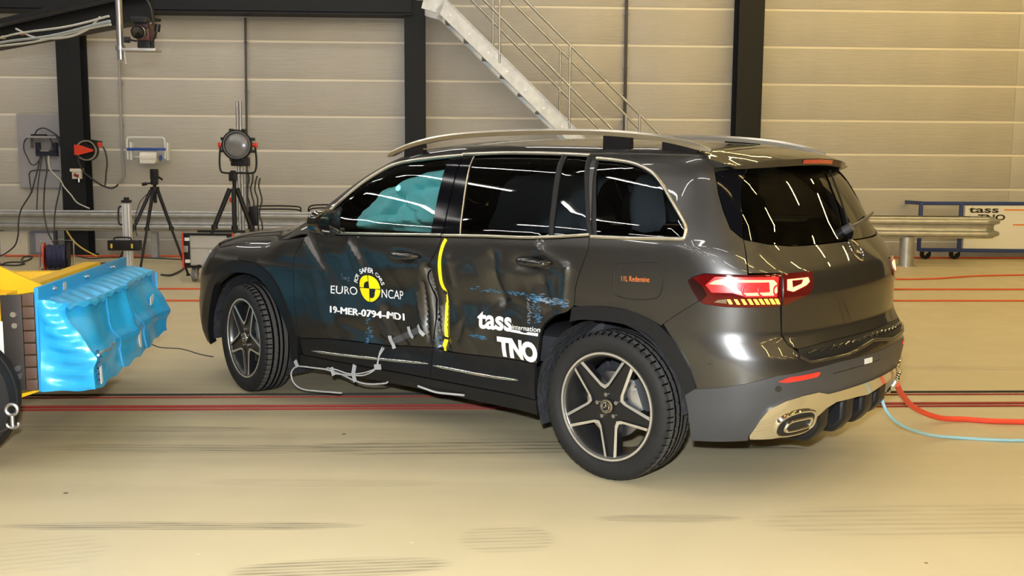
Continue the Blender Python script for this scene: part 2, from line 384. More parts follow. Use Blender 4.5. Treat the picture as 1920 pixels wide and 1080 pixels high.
CAR = empty('car', (-1.146, 7.1597, 0), -.6993, 'dark grey metallic five door SUV with crushed driver side doors and lit tail lamps', 'car')
XR = 2.7
def shoot(o, d, off=0., hi=1.9):
    a = np.zeros(len(o)); b = np.full(len(o), hi); offs = np.broadcast_to(off, (len(o),))
    for _ in range(23):
        m = (a + b) / 2; v = F(o + d * m[:, None]) - offs; b = np.where(v > 0, m, b); a = np.where(v > 0, a, m)
    return o + d * ((a + b) / 2)[:, None]
def body(q, side=-1, off=0.):
    q = np.asarray(q, float); t, z = q[:, 0], q[:, 1]
    th = np.where(t > XR, (t - XR) / .9, np.where(t < 0, t / .9, 0.)); ox = np.where(t > XR, XR, np.where(t < 0, 0., t))
    o = np.stack([ox, np.zeros_like(t), z], 1); d = np.stack([np.sin(th), side * np.cos(th), np.zeros_like(t)], 1)
    return shoot(o, d, off)
def top(q, side=-1, off=0.):
    q = np.asarray(q, float); o = np.stack([q[:, 0], q[:, 1] * (-side), np.full(len(q), .55)], 1); return shoot(o, np.tile([0., 0., 1.], (len(q), 1)), off)
def body_inv(P, side=-1):
    P = np.asarray(P, float); x, y, z = P[:, 0], P[:, 1] * (-side), P[:, 2]
    return np.stack([np.where(x > XR, XR + .9 * np.arctan2(x - XR, -y), np.where(x < 0, -.9 * np.arctan2(-x, -y), x)), z], 1)
def grad(P, e=.002):
    g = np.stack([F(P + np.array(v)) - F(P - np.array(v)) for v in ((e, 0, 0), (0, e, 0), (0, 0, e))], 1); return g / (np.linalg.norm(g, axis=1, keepdims=True) + 1e-12)
def dens(poly, h, closed=True):
    out = []; n = len(poly)
    for i in range(n if closed else n - 1):
        a = np.array(poly[i], float); b = np.array(poly[(i + 1) % n], float); k = max(1, int(math.ceil(np.linalg.norm(b - a) / h)))
        out += [a + (b - a) * j / k for j in range(k)]
    if not closed: out.append(np.array(poly[-1], float))
    return np.array(out)
def smooth_line(pts, n=6):
    return [tuple(v)[:len(pts[0])] for v in bez([tuple(p) + (0,) * (3 - len(p)) for p in pts], n)]
def poly_area(p): x, y = p[:, 0], p[:, 1]; return .5 * np.sum(x * np.roll(y, -1) - np.roll(x, -1) * y)
def inside(p, poly):
    x, y = p[:, 0], p[:, 1]; r = np.zeros(len(p), bool); n = len(poly); j = n - 1
    for i in range(n):
        xi, yi = poly[i]; xj, yj = poly[j]
        if yi != yj: r ^= ((yi > y) != (yj > y)) & (x < (xj - xi) * (y - yi) / (yj - yi) + xi)
        j = i
    return r
def inset(poly, g):
    n = len(poly)
    if poly_area(poly) < 0: poly = poly[::-1]
    a = poly - np.roll(poly, 1, 0); b = np.roll(poly, -1, 0) - poly
    na = np.stack([-a[:, 1], a[:, 0]], 1); na /= np.linalg.norm(na, axis=1, keepdims=True) + 1e-9
    nb = np.stack([-b[:, 1], b[:, 0]], 1); nb /= np.linalg.norm(nb, axis=1, keepdims=True) + 1e-9
    m = na + nb; m /= np.linalg.norm(m, axis=1, keepdims=True) + 1e-9
    return poly + m * g
def mesh2d(poly, h, holes=()):
    """triangulate a polygon with an even grid of inner points"""
    loops = [poly] + list(holes); pts = []; edges = []
    for L in loops:
        b = len(pts); pts += [tuple(p) for p in L]; edges += [(b + i, b + (i + 1) % len(L)) for i in range(len(L))]
    lo, hi = poly.min(0), poly.max(0); gx, gy = np.meshgrid(np.arange(lo[0] + h / 2, hi[0], h), np.arange(lo[1] + h / 2, hi[1], h)); gx = gx + (np.arange(len(gx)) % 2)[:, None] * h * .5
    G = np.stack([gx.ravel(), gy.ravel()], 1); G = G[inside(G, poly)]
    for H in holes: G = G[~inside(G, H)]
    if len(G):
        B = np.concatenate(loops); keep = np.ones(len(G), bool)
        for i in range(0, len(G), 2000):
            d = ((G[i:i + 2000, None, :] - B[None]) ** 2).sum(2).min(1); keep[i:i + 2000] = d > (.45 * h) ** 2
        G = G[keep]; pts += [tuple(p) for p in G]
    r = delaunay_2d_cdt([Vector(p) for p in pts], edges, [], 1 if not holes else 0, 1e-7)
    v = np.array([tuple(q) for q in r[0]]); f = [tuple(q) for q in r[2]]
    cc = np.array([v[list(t)].mean(0) for t in f]); ok = inside(cc, poly)
    for H in holes: ok &= ~inside(cc, H)
    return v, [t for t, k in zip(f, ok) if k]
def panel(name, poly, m, parent=CAR, chart=body, off=0., gap=.0025, flange=.018, h=.028, side=-1, holes=(), bulge=0.):
    P2 = dens(poly, h)
    if poly_area(P2) < 0: P2 = P2[::-1]
    if gap: P2 = inset(P2, gap)
    H2 = [dens(q, h) for q in holes]
    v2, f = mesh2d(P2, h, H2)
    o_ = off
    if bulge:
        B = np.concatenate([P2] + H2); d = np.sqrt(((v2[:, None, :] - B[None]) ** 2).sum(2)).min(1); o_ = off + bulge * (1 - np.exp(-d / .012))
    P = chart(v2, side, o_); N = grad(P)
    f = [tuple(t) for t in f]
    # orientation from the field
    a, b, c = P[f[0][0]], P[f[0][1]], P[f[0][2]]; fl = np.array([np.dot(np.cross(P[t[1]] - P[t[0]], P[t[2]] - P[t[0]]), N[t[0]]) for t in f])
    f = [t if s > 0 else t[::-1] for t, s in zip(f, fl)]
    nv = len(P); V = list(map(tuple, P)); NN = list(map(tuple, N))
    if flange:
        from collections import Counter
        cnt = Counter(); de = {}
        for t in f:
            for i in range(len(t)):
                e = (t[i], t[(i + 1) % len(t)]); k = tuple(sorted(e)); cnt[k] += 1; de[k] = e
        idx = {}
        def inner(i):
            if i not in idx: idx[i] = (len(V), len(V) + 1); V.append(tuple(P[i])); V.append(tuple(P[i] - N[i] * flange)); NN.append(None); NN.append(None)
            return idx[i]
        rim = []
        for k, cn in cnt.items():
            if cn == 1:
                i, j = de[k]; a0, a1 = inner(i); b0, b1 = inner(j); rim.append((b0, a0, a1, b1))
                tv = P[j] - P[i]; sn = np.cross(tv, N[i]); sn = sn / (np.linalg.norm(sn) + 1e-9)
                for q in (a0, a1, b0, b1): NN[q] = tuple(sn) if NN[q] is None else tuple((np.array(NN[q]) + sn) / 1.9)
        f = f + rim
    me = bpy.data.meshes.new(name); me.from_pydata(V, [], f)
    o = link(name, me, m, parent, True)
    me.normals_split_custom_set_from_vertices([n if n is not None else (0, 0, 1) for n in NN])
    return o
def ribbon(name, P, w, hgt, m, parent=CAR, prof=None, closed=False, taper=0., lift=0.):
    """moulding that follows the body surface along the 3D path P"""
    P = np.asarray(P, float); N = grad(P); T = np.gradient(P, axis=0) if not closed else np.roll(P, -1, 0) - np.roll(P, 1, 0)
    T /= np.linalg.norm(T, axis=1, keepdims=True) + 1e-9; B = np.cross(N, T); B /= np.linalg.norm(B, axis=1, keepdims=True) + 1e-9
    pr = prof or [(-.5, -.4), (-.5, .25), (-.36, .75), (-.12, 1), (.12, 1), (.36, .75), (.5, .25), (.5, -.4)]
    k = len(pr); v = []; n = len(P)
    for i in range(n):
        s = 1.
        if taper and not closed: e = min(i, n - 1 - i) / max(1, (n - 1) * taper); s = min(1, .25 + .75 * e)
        v += [tuple(P[i] + N[i] * lift + B[i] * a * w * s + N[i] * b * hgt * s) for a, b in pr]
    f = [(i * k + j, i * k + j + 1, ((i + 1) % n) * k + j + 1, ((i + 1) % n) * k + j) for i in range(n if closed else n - 1) for j in range(k - 1)]
    if not closed: f += [tuple(range(k)), tuple(range((n - 1) * k + k - 1, (n - 1) * k - 1, -1))]
    q = MB(); q.add(v, f, 0, True); return q.build(name, m, parent)
def spath(q, chart=body, side=-1, off=0., h=.02, sm=5):
    q = smooth_line(q, sm) if sm else q
    return chart(dens(q, h, False), side, off)
def mir(P): P = np.array(P, float); P[:, 1] *= -1; return P

# ---- car materials
M_PAINT = mat('grey_metallic_paint', (.080, .077, .074), .33, .88, coat=.75, coat_rough=.02)
M_PAINT.node_tree.nodes['Principled BSDF'].inputs['Specular Tint'].default_value = (.42, .42, .42, 1)
M_CLAD = mat('black_cladding_plastic', (.009, .009, .010), .40, spec=.3, noise=.1, nscale=60)
M_CLADGREY = mat('dark_grey_bumper_plastic', (.045, .046, .050), .45)
M_GLOSSBLACK = mat('gloss_black', (.006, .006, .007), .08, coat=1.)
M_FIN = mat('black_pillar_gloss', (.003, .003, .004), .08, spec=.12)
M_TREAD_LIT = mat('tyre_tread_lit', (.060, .057, .054), .8, spec=.25)  # paler rubber: the flash light on the tread is put into its colour
M_GROOVE_SHADE = mat('tyre_groove_shade', (.002, .002, .002), 1., spec=.05)  # near-black rubber: the shade inside the grooves is put into the colour
M_CHROME = mat('chrome', (.82, .80, .75), .09, 1.)
M_SATIN = mat('satin_aluminium', (.74, .70, .60), .28, 1.)
M_RUBBER = mat('tyre_rubber', (.013, .0125, .012), .70, spec=.3, noise=.1, nscale=30)
M_RUBBERSEAL = mat('rubber_seal', (.012, .012, .013), .5, spec=.2)
M_LINER = mat('felt_wheel_liner', (.022, .022, .026), .95, noise=.5, nscale=25, bump=.9, bscale=30)
M_GLASS = glass_mat('clear_side_glass', (.95, .97, .97))
M_PRIV = glass_mat('privacy_glass', (.16, .165, .17))
M_INT = mat('cabin_black', (.008, .008, .009), .8)
M_SEAT = mat('seat_leather', (.035, .035, .04), .5)
M_AIRBAG = mat('turquoise_airbag_cloth', (.30, .92, 1.0), .85, bump=.35, bscale=9)
M_AIRBAG_REAR = mat('grey_curtain_airbag_cloth', (.55, .66, .72), .85, bump=.3, bscale=7)
M_FACE = mat('machined_rim_face', (.66, .63, .56), .32, .75)
M_RIMDARK = mat('rim_dark_paint', (.010, .010, .011), .3, spec=.4)
M_STEEL = mat('bare_steel', (.45, .45, .46), .35, 1.)
M_CALIPER = mat('silver_caliper', (.62, .63, .65), .3, .9)

# ---- shared outlines (t along the body, z up), read once from the car
door_lead = [(0.652,1.067),(0.603,1.003),(0.549,0.937),(0.528,0.873),(0.528,0.774),(0.527,0.619),(0.541,0.482),(0.554,0.42)]
clad_top = [(0.562,0.418),(0.841,0.445),(1.081,0.452),(1.299,0.451),(1.634,0.471),(1.774,0.473),(1.984,0.481),(2.189,0.491),(2.398,0.5)]
belt_l = [(0.777,1.06),(0.901,1.063),(1.257,1.075),(1.763,1.091),(2.07,1.105),(2.327,1.111),(2.517,1.124),(2.713,1.143)]
bseam = [(1.762,1.094),(1.753,1.052),(1.703,0.973),(1.642,0.897),(1.642,0.832),(1.659,0.765),(1.661,0.733),(1.659,0.591),(1.639,0.483)]
rd_trail = [(2.713,1.143),(2.717,1.087),(2.683,0.995),(2.655,0.908),(2.647,0.815)]
rd_arch = [(2.647,0.815),(2.6,0.777),(2.523,0.753),(2.466,0.708),(2.443,0.666),(2.43,0.583),(2.411,0.502)]
chrome_up = [(0.793,-0.834,1.204),(0.863,-0.806,1.266),(0.916,-0.781,1.315),(0.987,-0.753,1.369),(1.066,-0.725,1.418),(1.144,-0.7,1.458),(1.224,-0.687,1.481),(1.314,-0.681,1.495),(1.528,-0.674,1.515),(1.703,-0.666,1.526)]
chrome_up_r = [(1.698,-0.661,1.53),(1.969,-0.659,1.537),(2.29,-0.669,1.534),(2.566,-0.683,1.524)]
qwin = [(2.618,1.508),(2.777,1.497),(2.895,1.481),(2.994,1.448),(3.06,1.397),(3.119,1.319),(3.169,1.24),(3.185,1.198),(3.178,1.157),(2.931,1.147),(2.722,1.145)]
TC = XR + .9 * math.pi / 2
def mirt(L): return [(2 * TC - t, z) for t, z in reversed(L)]
# ---- doors
for sd in (-1, 1):
    hh = .014 if sd < 0 else .05
    _bi = [q for q in clad_top if q[0] < bseam[-1][0] - .03]; _br = [q for q in clad_top if q[0] > bseam[-1][0] + .03]
    fd = panel('front_door', smooth_line(door_lead[::-1], 3) + belt_l[:3] + [bseam[0]] + smooth_line(bseam, 3)[1:] + _bi[::-1], M_PAINT, h=hh, side=sd)
    rdl = smooth_line(rd_trail, 3); rda = smooth_line(rd_arch, 3)
    rd = panel('rear_door', smooth_line(bseam, 3)[::-1] + belt_l[4:] + rdl[1:] + rda[1:] + _br[::-1], M_PAINT, h=hh, side=sd)
    panel('door_cladding', [(.565, .312)] + [clad_top[0]] + _bi[1:] + [bseam[-1], (bseam[-1][0], .312)], M_CLAD, fd, off=.006, h=.03, side=sd)
    panel('door_cladding', [(bseam[-1][0], .312), bseam[-1]] + _br + [(2.402, .44), (2.39, .312)], M_CLAD, rd, off=.006, h=.03, side=sd)
    sl = panel('sill', [(.47, .235), (.50, .308), (2.388, .308), (2.372, .222), (1.6, .228)], M_CLAD, h=.04, side=sd)
    # bright strip low on the doors
    st = [(0.659,0.349),(0.997,0.361),(1.306,0.373),(1.614,0.39)]
    ribbon('trim_strip', spath(st, side=sd, off=.006), .016, .006, M_CHROME, fd, taper=.1)
    st = [(1.653,0.386),(1.887,0.383),(2.087,0.382),(2.267,0.392)]
    ribbon('trim_strip', spath(st, side=sd, off=.006), .016, .006, M_CHROME, rd, taper=.1)
    # door handles: a pull bar over a dished cup
    for (hx0, hx1, hz), dr in (((1.40, 1.60, .985), fd), ((2.30, 2.50, 1.012), rd)):
        pts = [(hx0, hz), (hx0 + .03, hz + .003), ((hx0 + hx1) / 2, hz + .004), (hx1 - .03, hz + .002), (hx1, hz - .004)]
        B_ = body(np.array(pts), sd, 0.); N_ = grad(B_); lift = [.004, .034, .042, .036, .004]
        q = MB(); c = bez([tuple(b + n * l) for b, n, l in zip(B_, N_, lift)], 6); q.tube(c, [.012 + .008 * math.sin(math.pi * i / (len(c) - 1)) for i in range(len(c))], 10); q.build('door_handle', M_PAINT if sd > 0 else M_GLOSSBLACK, dr)
        e = [(hx0 + .06 + (hx1 - hx0 - .09) * (.5 + .5 * math.cos(a)) , hz - .012 + .033 * math.sin(a)) for a in np.linspace(0, 2 * math.pi, 20)[:-1]]
        panel('handle_cup', e, M_GLOSSBLACK, dr, off=.0015, gap=0, flange=0, h=.015, side=sd)
    # ---- greenhouse: front door glass, pillar covers, rear door glass, quarter glass
    cu = np.array(chrome_up); cur = np.array(chrome_up_r)
    cu2 = [tuple(a) for a in body_inv(cu)]; cur2 = [tuple(a) for a in body_inv(cur)]
    bl = smooth_line(belt_l, 4)
    win_b = [q for q in bl if q[0] < 1.66]
    g = panel('front_door_glass', [(.80, 1.085)] + [(t, z + .012) for t, z in win_b if t > .82] + [(1.704,1.102),(1.631,1.514)] + [(t, z) for t, z in cu2[::-1] if t < 1.60 and t > .80] , M_GLASS if sd < 0 else M_PRIV, fd, off=-.012, gap=0, flange=0, h=.04, side=sd)
    panel('pillar_cover', [(1.674,1.095),(1.762,1.097),(1.706,1.517),(1.612,1.509)], M_FIN, fd, off=-.006, gap=.001, flange=.01, h=.03, side=sd)
    panel('mirror_sail', [(0.752,1.071),(0.896,1.072),(0.876,1.237),(0.814,1.204)], M_GLOSSBLACK, fd, off=-.004, gap=0, flange=.01, h=.03, side=sd)
    panel('pillar_cover', [(1.769,1.097),(1.889,1.1),(1.783,1.52),(1.713,1.52)], M_FIN, rd, off=-.006, gap=.001, flange=.01, h=.03, side=sd)
    panel('rear_door_glass', [(1.889,1.1),(2.194,1.113),(2.474,1.127),(2.386,1.524),(2.092,1.531),(1.777,1.526)], M_PRIV, rd, off=-.012, gap=0, flange=0, h=.05, side=sd)
    panel('quarter_light', [(2.493,1.127),(2.709,1.148),(2.558,1.519),(2.403,1.524)], M_PRIV, rd, off=-.012, gap=0, flange=0, h=.05, side=sd)
    ribbon('window_seal', spath([(1.886,1.108),(1.786,1.517)], side=sd, off=-.008, sm=0), .007, .004, M_SATIN if sd < 0 else M_RUBBERSEAL, rd)
    ribbon('window_divider', spath([(2.482,1.135),(2.401,1.519)], side=sd, off=-.010, sm=0), .030, .012, M_RUBBERSEAL, rd)
    ribbon('door_frame', spath([(2.711,1.15),(2.566,1.519)], side=sd, off=-.004, sm=0), .028, .010, M_RUBBERSEAL, rd)
    ribbon('window_seal', spath([(2.734,1.147),(2.607,1.508)], side=sd, off=-.016, sm=0), .035, .010, M_RUBBERSEAL)
    # bright window line
    ribbon('chrome_trim', np.array(dens(smooth_line([tuple(a) for a in chrome_up], 5), .02, False)) * np.array([1, -sd, 1]), .017, .008, M_SATIN, fd)
    ribbon('chrome_trim', np.array(dens(smooth_line([tuple(a) for a in chrome_up_r], 5), .02, False)) * np.array([1, -sd, 1]), .019, .009, M_SATIN, rd)
    ribbon('chrome_trim', spath([(t, z + .012) for t, z in belt_l[:3]] + [(bseam[0][0] - .004, bseam[0][1] + .012)], side=sd), .016, .008, M_SATIN, fd)
    ribbon('chrome_trim', spath([(bseam[0][0] + .004, bseam[0][1] + .010)] + [(t, z + .010) for t, z in belt_l[4:]], side=sd), .016, .009, M_SATIN, rd)
    # ---- quarter panel with its side glass
    ltop = [(3.209,0.944),(3.196,0.976),(3.211,0.993),(3.254,1.012),(3.328,1.013),(3.402,1.011)]
    lbot = [(3.52,0.878),(3.403,0.873),(3.33,0.873),(3.257,0.88),(3.237,0.892)]
    bq = [(3.237,0.892),(3.103,0.776)]
    ro = [(2.647,0.807),(2.757,0.822),(2.854,0.826),(2.945,0.817),(3.03,0.793),(3.095,0.765)]
    tgl = [(3.402,1.018),(3.401,1.159),(3.355,1.202),(3.332,1.277),(3.316,1.354),(3.308,1.45),(3.313,1.533)]
    qt = [(3.313,1.533),(3.187,1.559),(2.958,1.575),(2.681,1.575),(2.559,1.532)]
    qp = panel('quarter_panel', [rd_trail[0]] + rdl[1:] + smooth_line(ro, 3)[1:] + [bq[1], bq[0]] + ltop + tgl + [(t, z) for t, z in qt[1:]] + [(2.592,1.501)], M_PAINT, h=.022 if sd < 0 else .05, side=sd, holes=[qwin], gap=.001)
    panel('quarter_glass', qwin, M_PRIV, qp, off=-.010, gap=0, flange=0, h=.05, side=sd)
    qc = smooth_line(qwin[:9], 4)
    ribbon('chrome_trim', spath(qc, side=sd, sm=0), .018, .009, M_SATIN, qp)
    ribbon('chrome_trim', spath(qwin[8:], side=sd, sm=0), .018, .009, M_SATIN, qp)
    fz = [(2.885,1.03),(2.991,1.041),(3.065,1.045),(3.09,1.03),(3.096,0.971),(3.084,0.903),(3.05,0.883),(2.97,0.874),(2.895,0.879),(2.867,0.897),(2.863,0.965),(2.867,1.012)]
    if sd < 0: panel('fuel_flap', smooth_line(fz + fz[:1], 3)[:-1], M_PAINT, qp, off=.0025, gap=.0, flange=.004, h=.02, side=sd); ribbon('fuel_flap_gap', spath(fz + fz[:1], off=.0005, h=.01, sm=3), .006, .0028, M_RUBBERSEAL, qp)
    # ---- wheel arch cladding
    ra_o = smooth_line([(2.641,0.809),(2.757,0.822),(2.854,0.826),(2.945,0.817),(3.03,0.793),(3.095,0.76),(3.147,0.702),(3.184,0.643),(3.211,0.583),(3.233,0.502)], 3)
    ra_i = smooth_line([(2.627,0.736),(2.709,0.755),(2.856,0.759),(2.947,0.751),(3.032,0.724),(3.08,0.686),(3.127,0.619),(3.172,0.535),(3.196,0.466)], 3)
    panel('wheel_arch_trim', ra_o + ra_i[::-1], M_CLAD, qp, off=.010, gap=0, flange=.05, h=.025, side=sd)
    fa_o = smooth_line([(-0.593,0.33),(-0.576,0.379),(-0.515,0.513),(-0.446,0.642),(-0.363,0.74),(-0.277,0.808),(-0.133,0.846),(0.081,0.852),(0.202,0.832),(0.296,0.783),(0.371,0.715),(0.436,0.611),(0.479,0.532),(0.519,0.452),(0.538,0.394),(0.489,0.248)], 3)
    fa_i = smooth_line([(-0.57,0.228),(-0.493,0.372),(-0.374,0.63),(-0.289,0.708),(-0.158,0.763),(0.003,0.78),(0.123,0.776),(0.216,0.74),(0.308,0.673),(0.387,0.569),(0.436,0.48),(0.461,0.379),(0.424,0.247)], 3)
    # ---- front fender, its wheel arch trim
    ftop = [(.66, 1.045), (.45, 1.015), (.2, .99), (0., .968), (-.2, .945), (-.40, .915)]
    ff = panel('front_fender', [q for q in smooth_line(door_lead, 3)[::-1] if q[1] < 1.05] + ftop + [(-.44, .80)] + [q for q in fa_o if q[0] > -.46 and q[1] > .42], M_PAINT, h=.025 if sd < 0 else .05, side=sd, gap=.0015)
    panel('wheel_arch_trim', fa_o + fa_i[::-1], M_CLAD, ff, off=.010, gap=0, flange=.05, h=.025, side=sd)
# ---- bonnet, windscreen, roof
def topc(P): return [(a[0], a[1]) for a in P]
fl3 = body(np.array([(.66, 1.045), (.45, 1.015), (.2, .99), (0., .968), (-.2, .945), (-.40, .915)]), -1)
bl_ = [(x, -abs(y) - .0) for x, y in topc(fl3)]; br_ = [(x, -y) for x, y in bl_[::-1]]
bc = [(-.52, -.70), (-.60, -.55), (-.66, -.30), (-.68, 0), (-.66, .30), (-.60, .55), (-.52, .70)]
cowl = [(.62, .74), (.46, .60), (.37, .35), (.34, 0), (.37, -.35), (.46, -.60), (.62, -.74)]
bon_poly = bl_ + bc + br_ + cowl
def topu(q, side=-1, off=0.): return top(q, -1, off)
# the field has no dent above the belt, so both halves share one chart
panel('bonnet', bon_poly, M_PAINT, chart=topu, h=.035, gap=.0015)
cu_t = [(a[0], a[1]) for a in smooth_line([tuple(a) for a in chrome_up], 3)]; cur_t = [(a[0], a[1]) for a in smooth_line([tuple(a) for a in chrome_up_r], 3)]
qt3 = body(np.array([(2.559,1.532),(2.681,1.575),(2.958,1.575),(3.187,1.559),(3.313,1.533)]), -1)
side_l = cu_t + cur_t[1:] + topc(qt3[1:])
ap_in = [(.70, -.735), (.85, -.725), (1.0, -.68), (1.10, -.63), (1.17, -.56)]
fr_e = [(1.19, -.3), (1.195, 0), (1.19, .3)]
rear_e = [(3.20, -.45), (3.215, -.2), (3.22, 0), (3.215, .2), (3.20, .45)]
side_l = [(.70, -.835)] + side_l
roof_poly = side_l + rear_e + [(x, -y) for x, y in side_l[::-1]] + [(x, -y) for x, y in ap_in] + fr_e[::-1] + ap_in[::-1]
panel('roof', roof_poly, M_PAINT, chart=topu, h=.035, gap=0, flange=.015)
panel('windscreen', [(x, -y) for x, y in ap_in[::1]] + fr_e[::-1] + ap_in[::-1] + [(x, y) for x, y in cowl[::-1]], glass_mat('windscreen_glass', (.08, .085, .085)), chart=topu, off=-.006, gap=0, flange=0, h=.06)
panel('headliner', [(1.2, -.56), (3.2, -.56), (3.2, .56), (1.2, .56)], M_INT, chart=topu, off=-.035, gap=0, flange=0, h=.1)
for y0, y1 in ((-.60, -.03), (.03, .60)): panel('windscreen_blocker', [(.80, y0 * .98), (.80, y1 * .98), (1.24, y1), (1.24, y0)], M_INT, chart=topu, off=-.03, gap=0, flange=.015, h=.08)  # unseen dark panels, added to block the bright wall through the windscreen
# ---- roof rails on their feet
rail = [(1.076,-0.61,1.522),(1.135,-0.61,1.546),(1.207,-0.61,1.57),(1.307,-0.61,1.594),(1.435,-0.61,1.616),(1.579,-0.61,1.631),(1.778,-0.61,1.641),(2.004,-0.61,1.646),(2.288,-0.61,1.645),(2.585,-0.61,1.636),(2.802,-0.61,1.62),(2.95,-0.61,1.601),(3.093,-0.61,1.572),(3.198,-0.61,1.543)]
for sd in (-1, 1):
    rt = empty('roof_rail'); rt.parent = CAR; q = MB(); c = bez([(x, y * -sd + sd * .02 * (abs(x - 2.2) / 1.1) ** 2, z) for x, y, z in rail], 5)
    v = []; f = []; prof = [(-.016, -.016), (-.018, .004), (-.010, .014), (.004, .014), (.014, .004), (.016, -.016)]
    for i, pnt in enumerate(c):
        e = min(1, .35 + min(i, len(c) - 1 - i) / 6); v += [(pnt.x, pnt.y + a * e, pnt.z + b * e) for a, b in prof]
    k = len(prof)
    for i in range(len(c) - 1): f += [(i * k + j, i * k + (j + 1) % k, (i + 1) * k + (j + 1) % k, (i + 1) * k + j) for j in range(k)]
    f += [tuple(range(k)), tuple(range((len(c) - 1) * k, len(c) * k))]
    q.add(v, f, 0, True); q.build('rail_bar', M_SATIN, rt)
    for x0, x1 in ((1.22, 1.37), (2.60, 2.76), (2.94, 3.13)):
        q = MB(); n = 8; xs = np.linspace(x0, x1, n); cz = np.interp(xs, [a.x for a in c], [a.z for a in c]); cy = np.interp(xs, [a.x for a in c], [a.y for a in c])
        rz = top(np.stack([xs, cy], 1), -1)[:, 2]; v = []
        for i in range(n):
            for a, b in ((-.013, cz[i] - .010), (.013, cz[i] - .010), (.016, min(rz[i] - .01, cz[i] - .012)), (-.016, min(rz[i] - .012, cz[i] - .014))): v.append((xs[i], cy[i] + a, b))
        f = [(i * 4 + j, i * 4 + (j + 1) % 4, i * 4 + 4 + (j + 1) % 4, i * 4 + 4 + j) for i in range(n - 1) for j in range(4)] + [(0, 1, 2, 3), ((n - 1) * 4, (n - 1) * 4 + 3, (n - 1) * 4 + 2, (n - 1) * 4 + 1)]
        q.add(v, f); q.build('rail_foot', M_GLOSSBLACK, rt)
# ---- tailgate
gb = [(3.401,1.159),(3.509,1.137),(3.622,1.125),(3.767,1.123),(4.079,1.124)]
tl_ = [(3.404,1.018),(3.524,1.017),(3.527,0.878),(3.532,0.753),(3.551,0.71),(3.587,0.687)]
tb = [(3.595,0.686),(3.793,0.7),(4.117,0.699)]
half = [(TC, gb[-1][1])] + gb[::-1] + tl_ + tb[:2] + [(TC, tb[-1][1])]
half = [q for q in half if q[0] <= TC]
tg = panel('tailgate', half + mirt(half)[1:-1], M_PAINT, h=.03)
def full(L): return L + mirt(L)
# tailgate glass and its dark side fins, the seam between
gl = [(3.515,1.474),(3.463,1.431),(3.43,1.373),(3.421,1.334),(3.403,1.159),(3.51,1.139),(3.624,1.128),(3.769,1.125),(4.083,1.127)]
gt = [(3.515,1.474),(3.734,1.485),(4.085,1.489),(4.447,1.493)]
ghalf = [(TC, gt[-1][1])] + gt[::-1] + gl[1:] ; ghalf = [q for q in ghalf if q[0] < TC - .01] ; ghalf = [(TC, gt[-1][1])] + ghalf + [(TC, gl[-1][1])]
panel('tailgate_glass', full(ghalf[:-1])[0:] if False else ghalf + mirt(ghalf)[1:-1], M_PRIV, tg, off=-.004, gap=0, flange=.006, h=.06)
fin = [(3.311,1.451),(3.505,1.481),(3.457,1.431),(3.426,1.373),(3.417,1.334),(3.4,1.163),(3.357,1.202),(3.335,1.277),(3.318,1.354)]
for f_ in (fin, mirt(fin)): panel('tailgate_fin', f_, M_FIN, tg, off=.000, gap=.001, flange=.02, h=.03)
# roof spoiler with the high brake lamp
sp_tr = [(-.60, 3.315, 1.478), (-.50, 3.365, 1.494), (-.35, 3.405, 1.505), (-.18, 3.43, 1.512), (0, 3.44, 1.515)]
ys = list(np.linspace(-.66, .66, 41)); q = MB(); v = []
ty = [a[0] for a in sp_tr] + [-a[0] for a in sp_tr[-2::-1]]; tx = [a[1] for a in sp_tr] + [a[1] for a in sp_tr[-2::-1]]; tz = [a[2] for a in sp_tr] + [a[2] for a in sp_tr[-2::-1]]
roofz_ = top(np.array([[3.222 - .05 * (y / .6) ** 4, y] for y in ys]), -1)[:, 2]
for y in ys:
    X1 = float(np.interp(y, ty, tx)); Z1 = float(np.interp(y, ty, tz)); x0 = 3.222 - .05 * (y / .6) ** 4; e = abs(y) / .66
    z0 = float(roofz_[ys.index(y)]); xm = (x0 * .45 + X1 * .55); zm = z0 * .45 + Z1 * .55 + .010 * (1 - e ** 4)
    th = .028 * (1 - e ** 6) + .004
    xg = float(rear_x(np.array(y), np.array(Z1 - .04))) - .03
    v += [(x0, y, z0), (xm, y, zm), (X1 - .01, y, Z1 + .004), (X1, y, Z1), (X1 - .006, y, Z1 - th), (max(xg, x0), y, Z1 - th * 1.05 - .004), (x0, y, z0 - .05)]
k = 7; f = [(i * k + j, (i + 1) * k + j, (i + 1) * k + j + 1, i * k + j + 1) for i in range(len(ys) - 1) for j in range(k - 1)]
f += [tuple(range(k)), tuple(range((len(ys) - 1) * k, len(ys) * k))]
q.add(v, f, 0, True); q.build('spoiler', M_PAINT, tg)
q = MB(); v = []
for y in np.linspace(-.17, .17, 9):
    X1 = float(np.interp(y, ty, tx)); Z1 = float(np.interp(y, ty, tz)); v += [(X1 + .003, y, Z1 - .005), (X1 - .002, y, Z1 - .024)]
q.add(v, [(i * 2, i * 2 + 1, i * 2 + 3, i * 2 + 2) for i in range(8)]); M_REDLENS = mat('red_lens', (.42, .015, .012), .12, coat=1.); q.build('brake_lamp', M_REDLENS, tg)
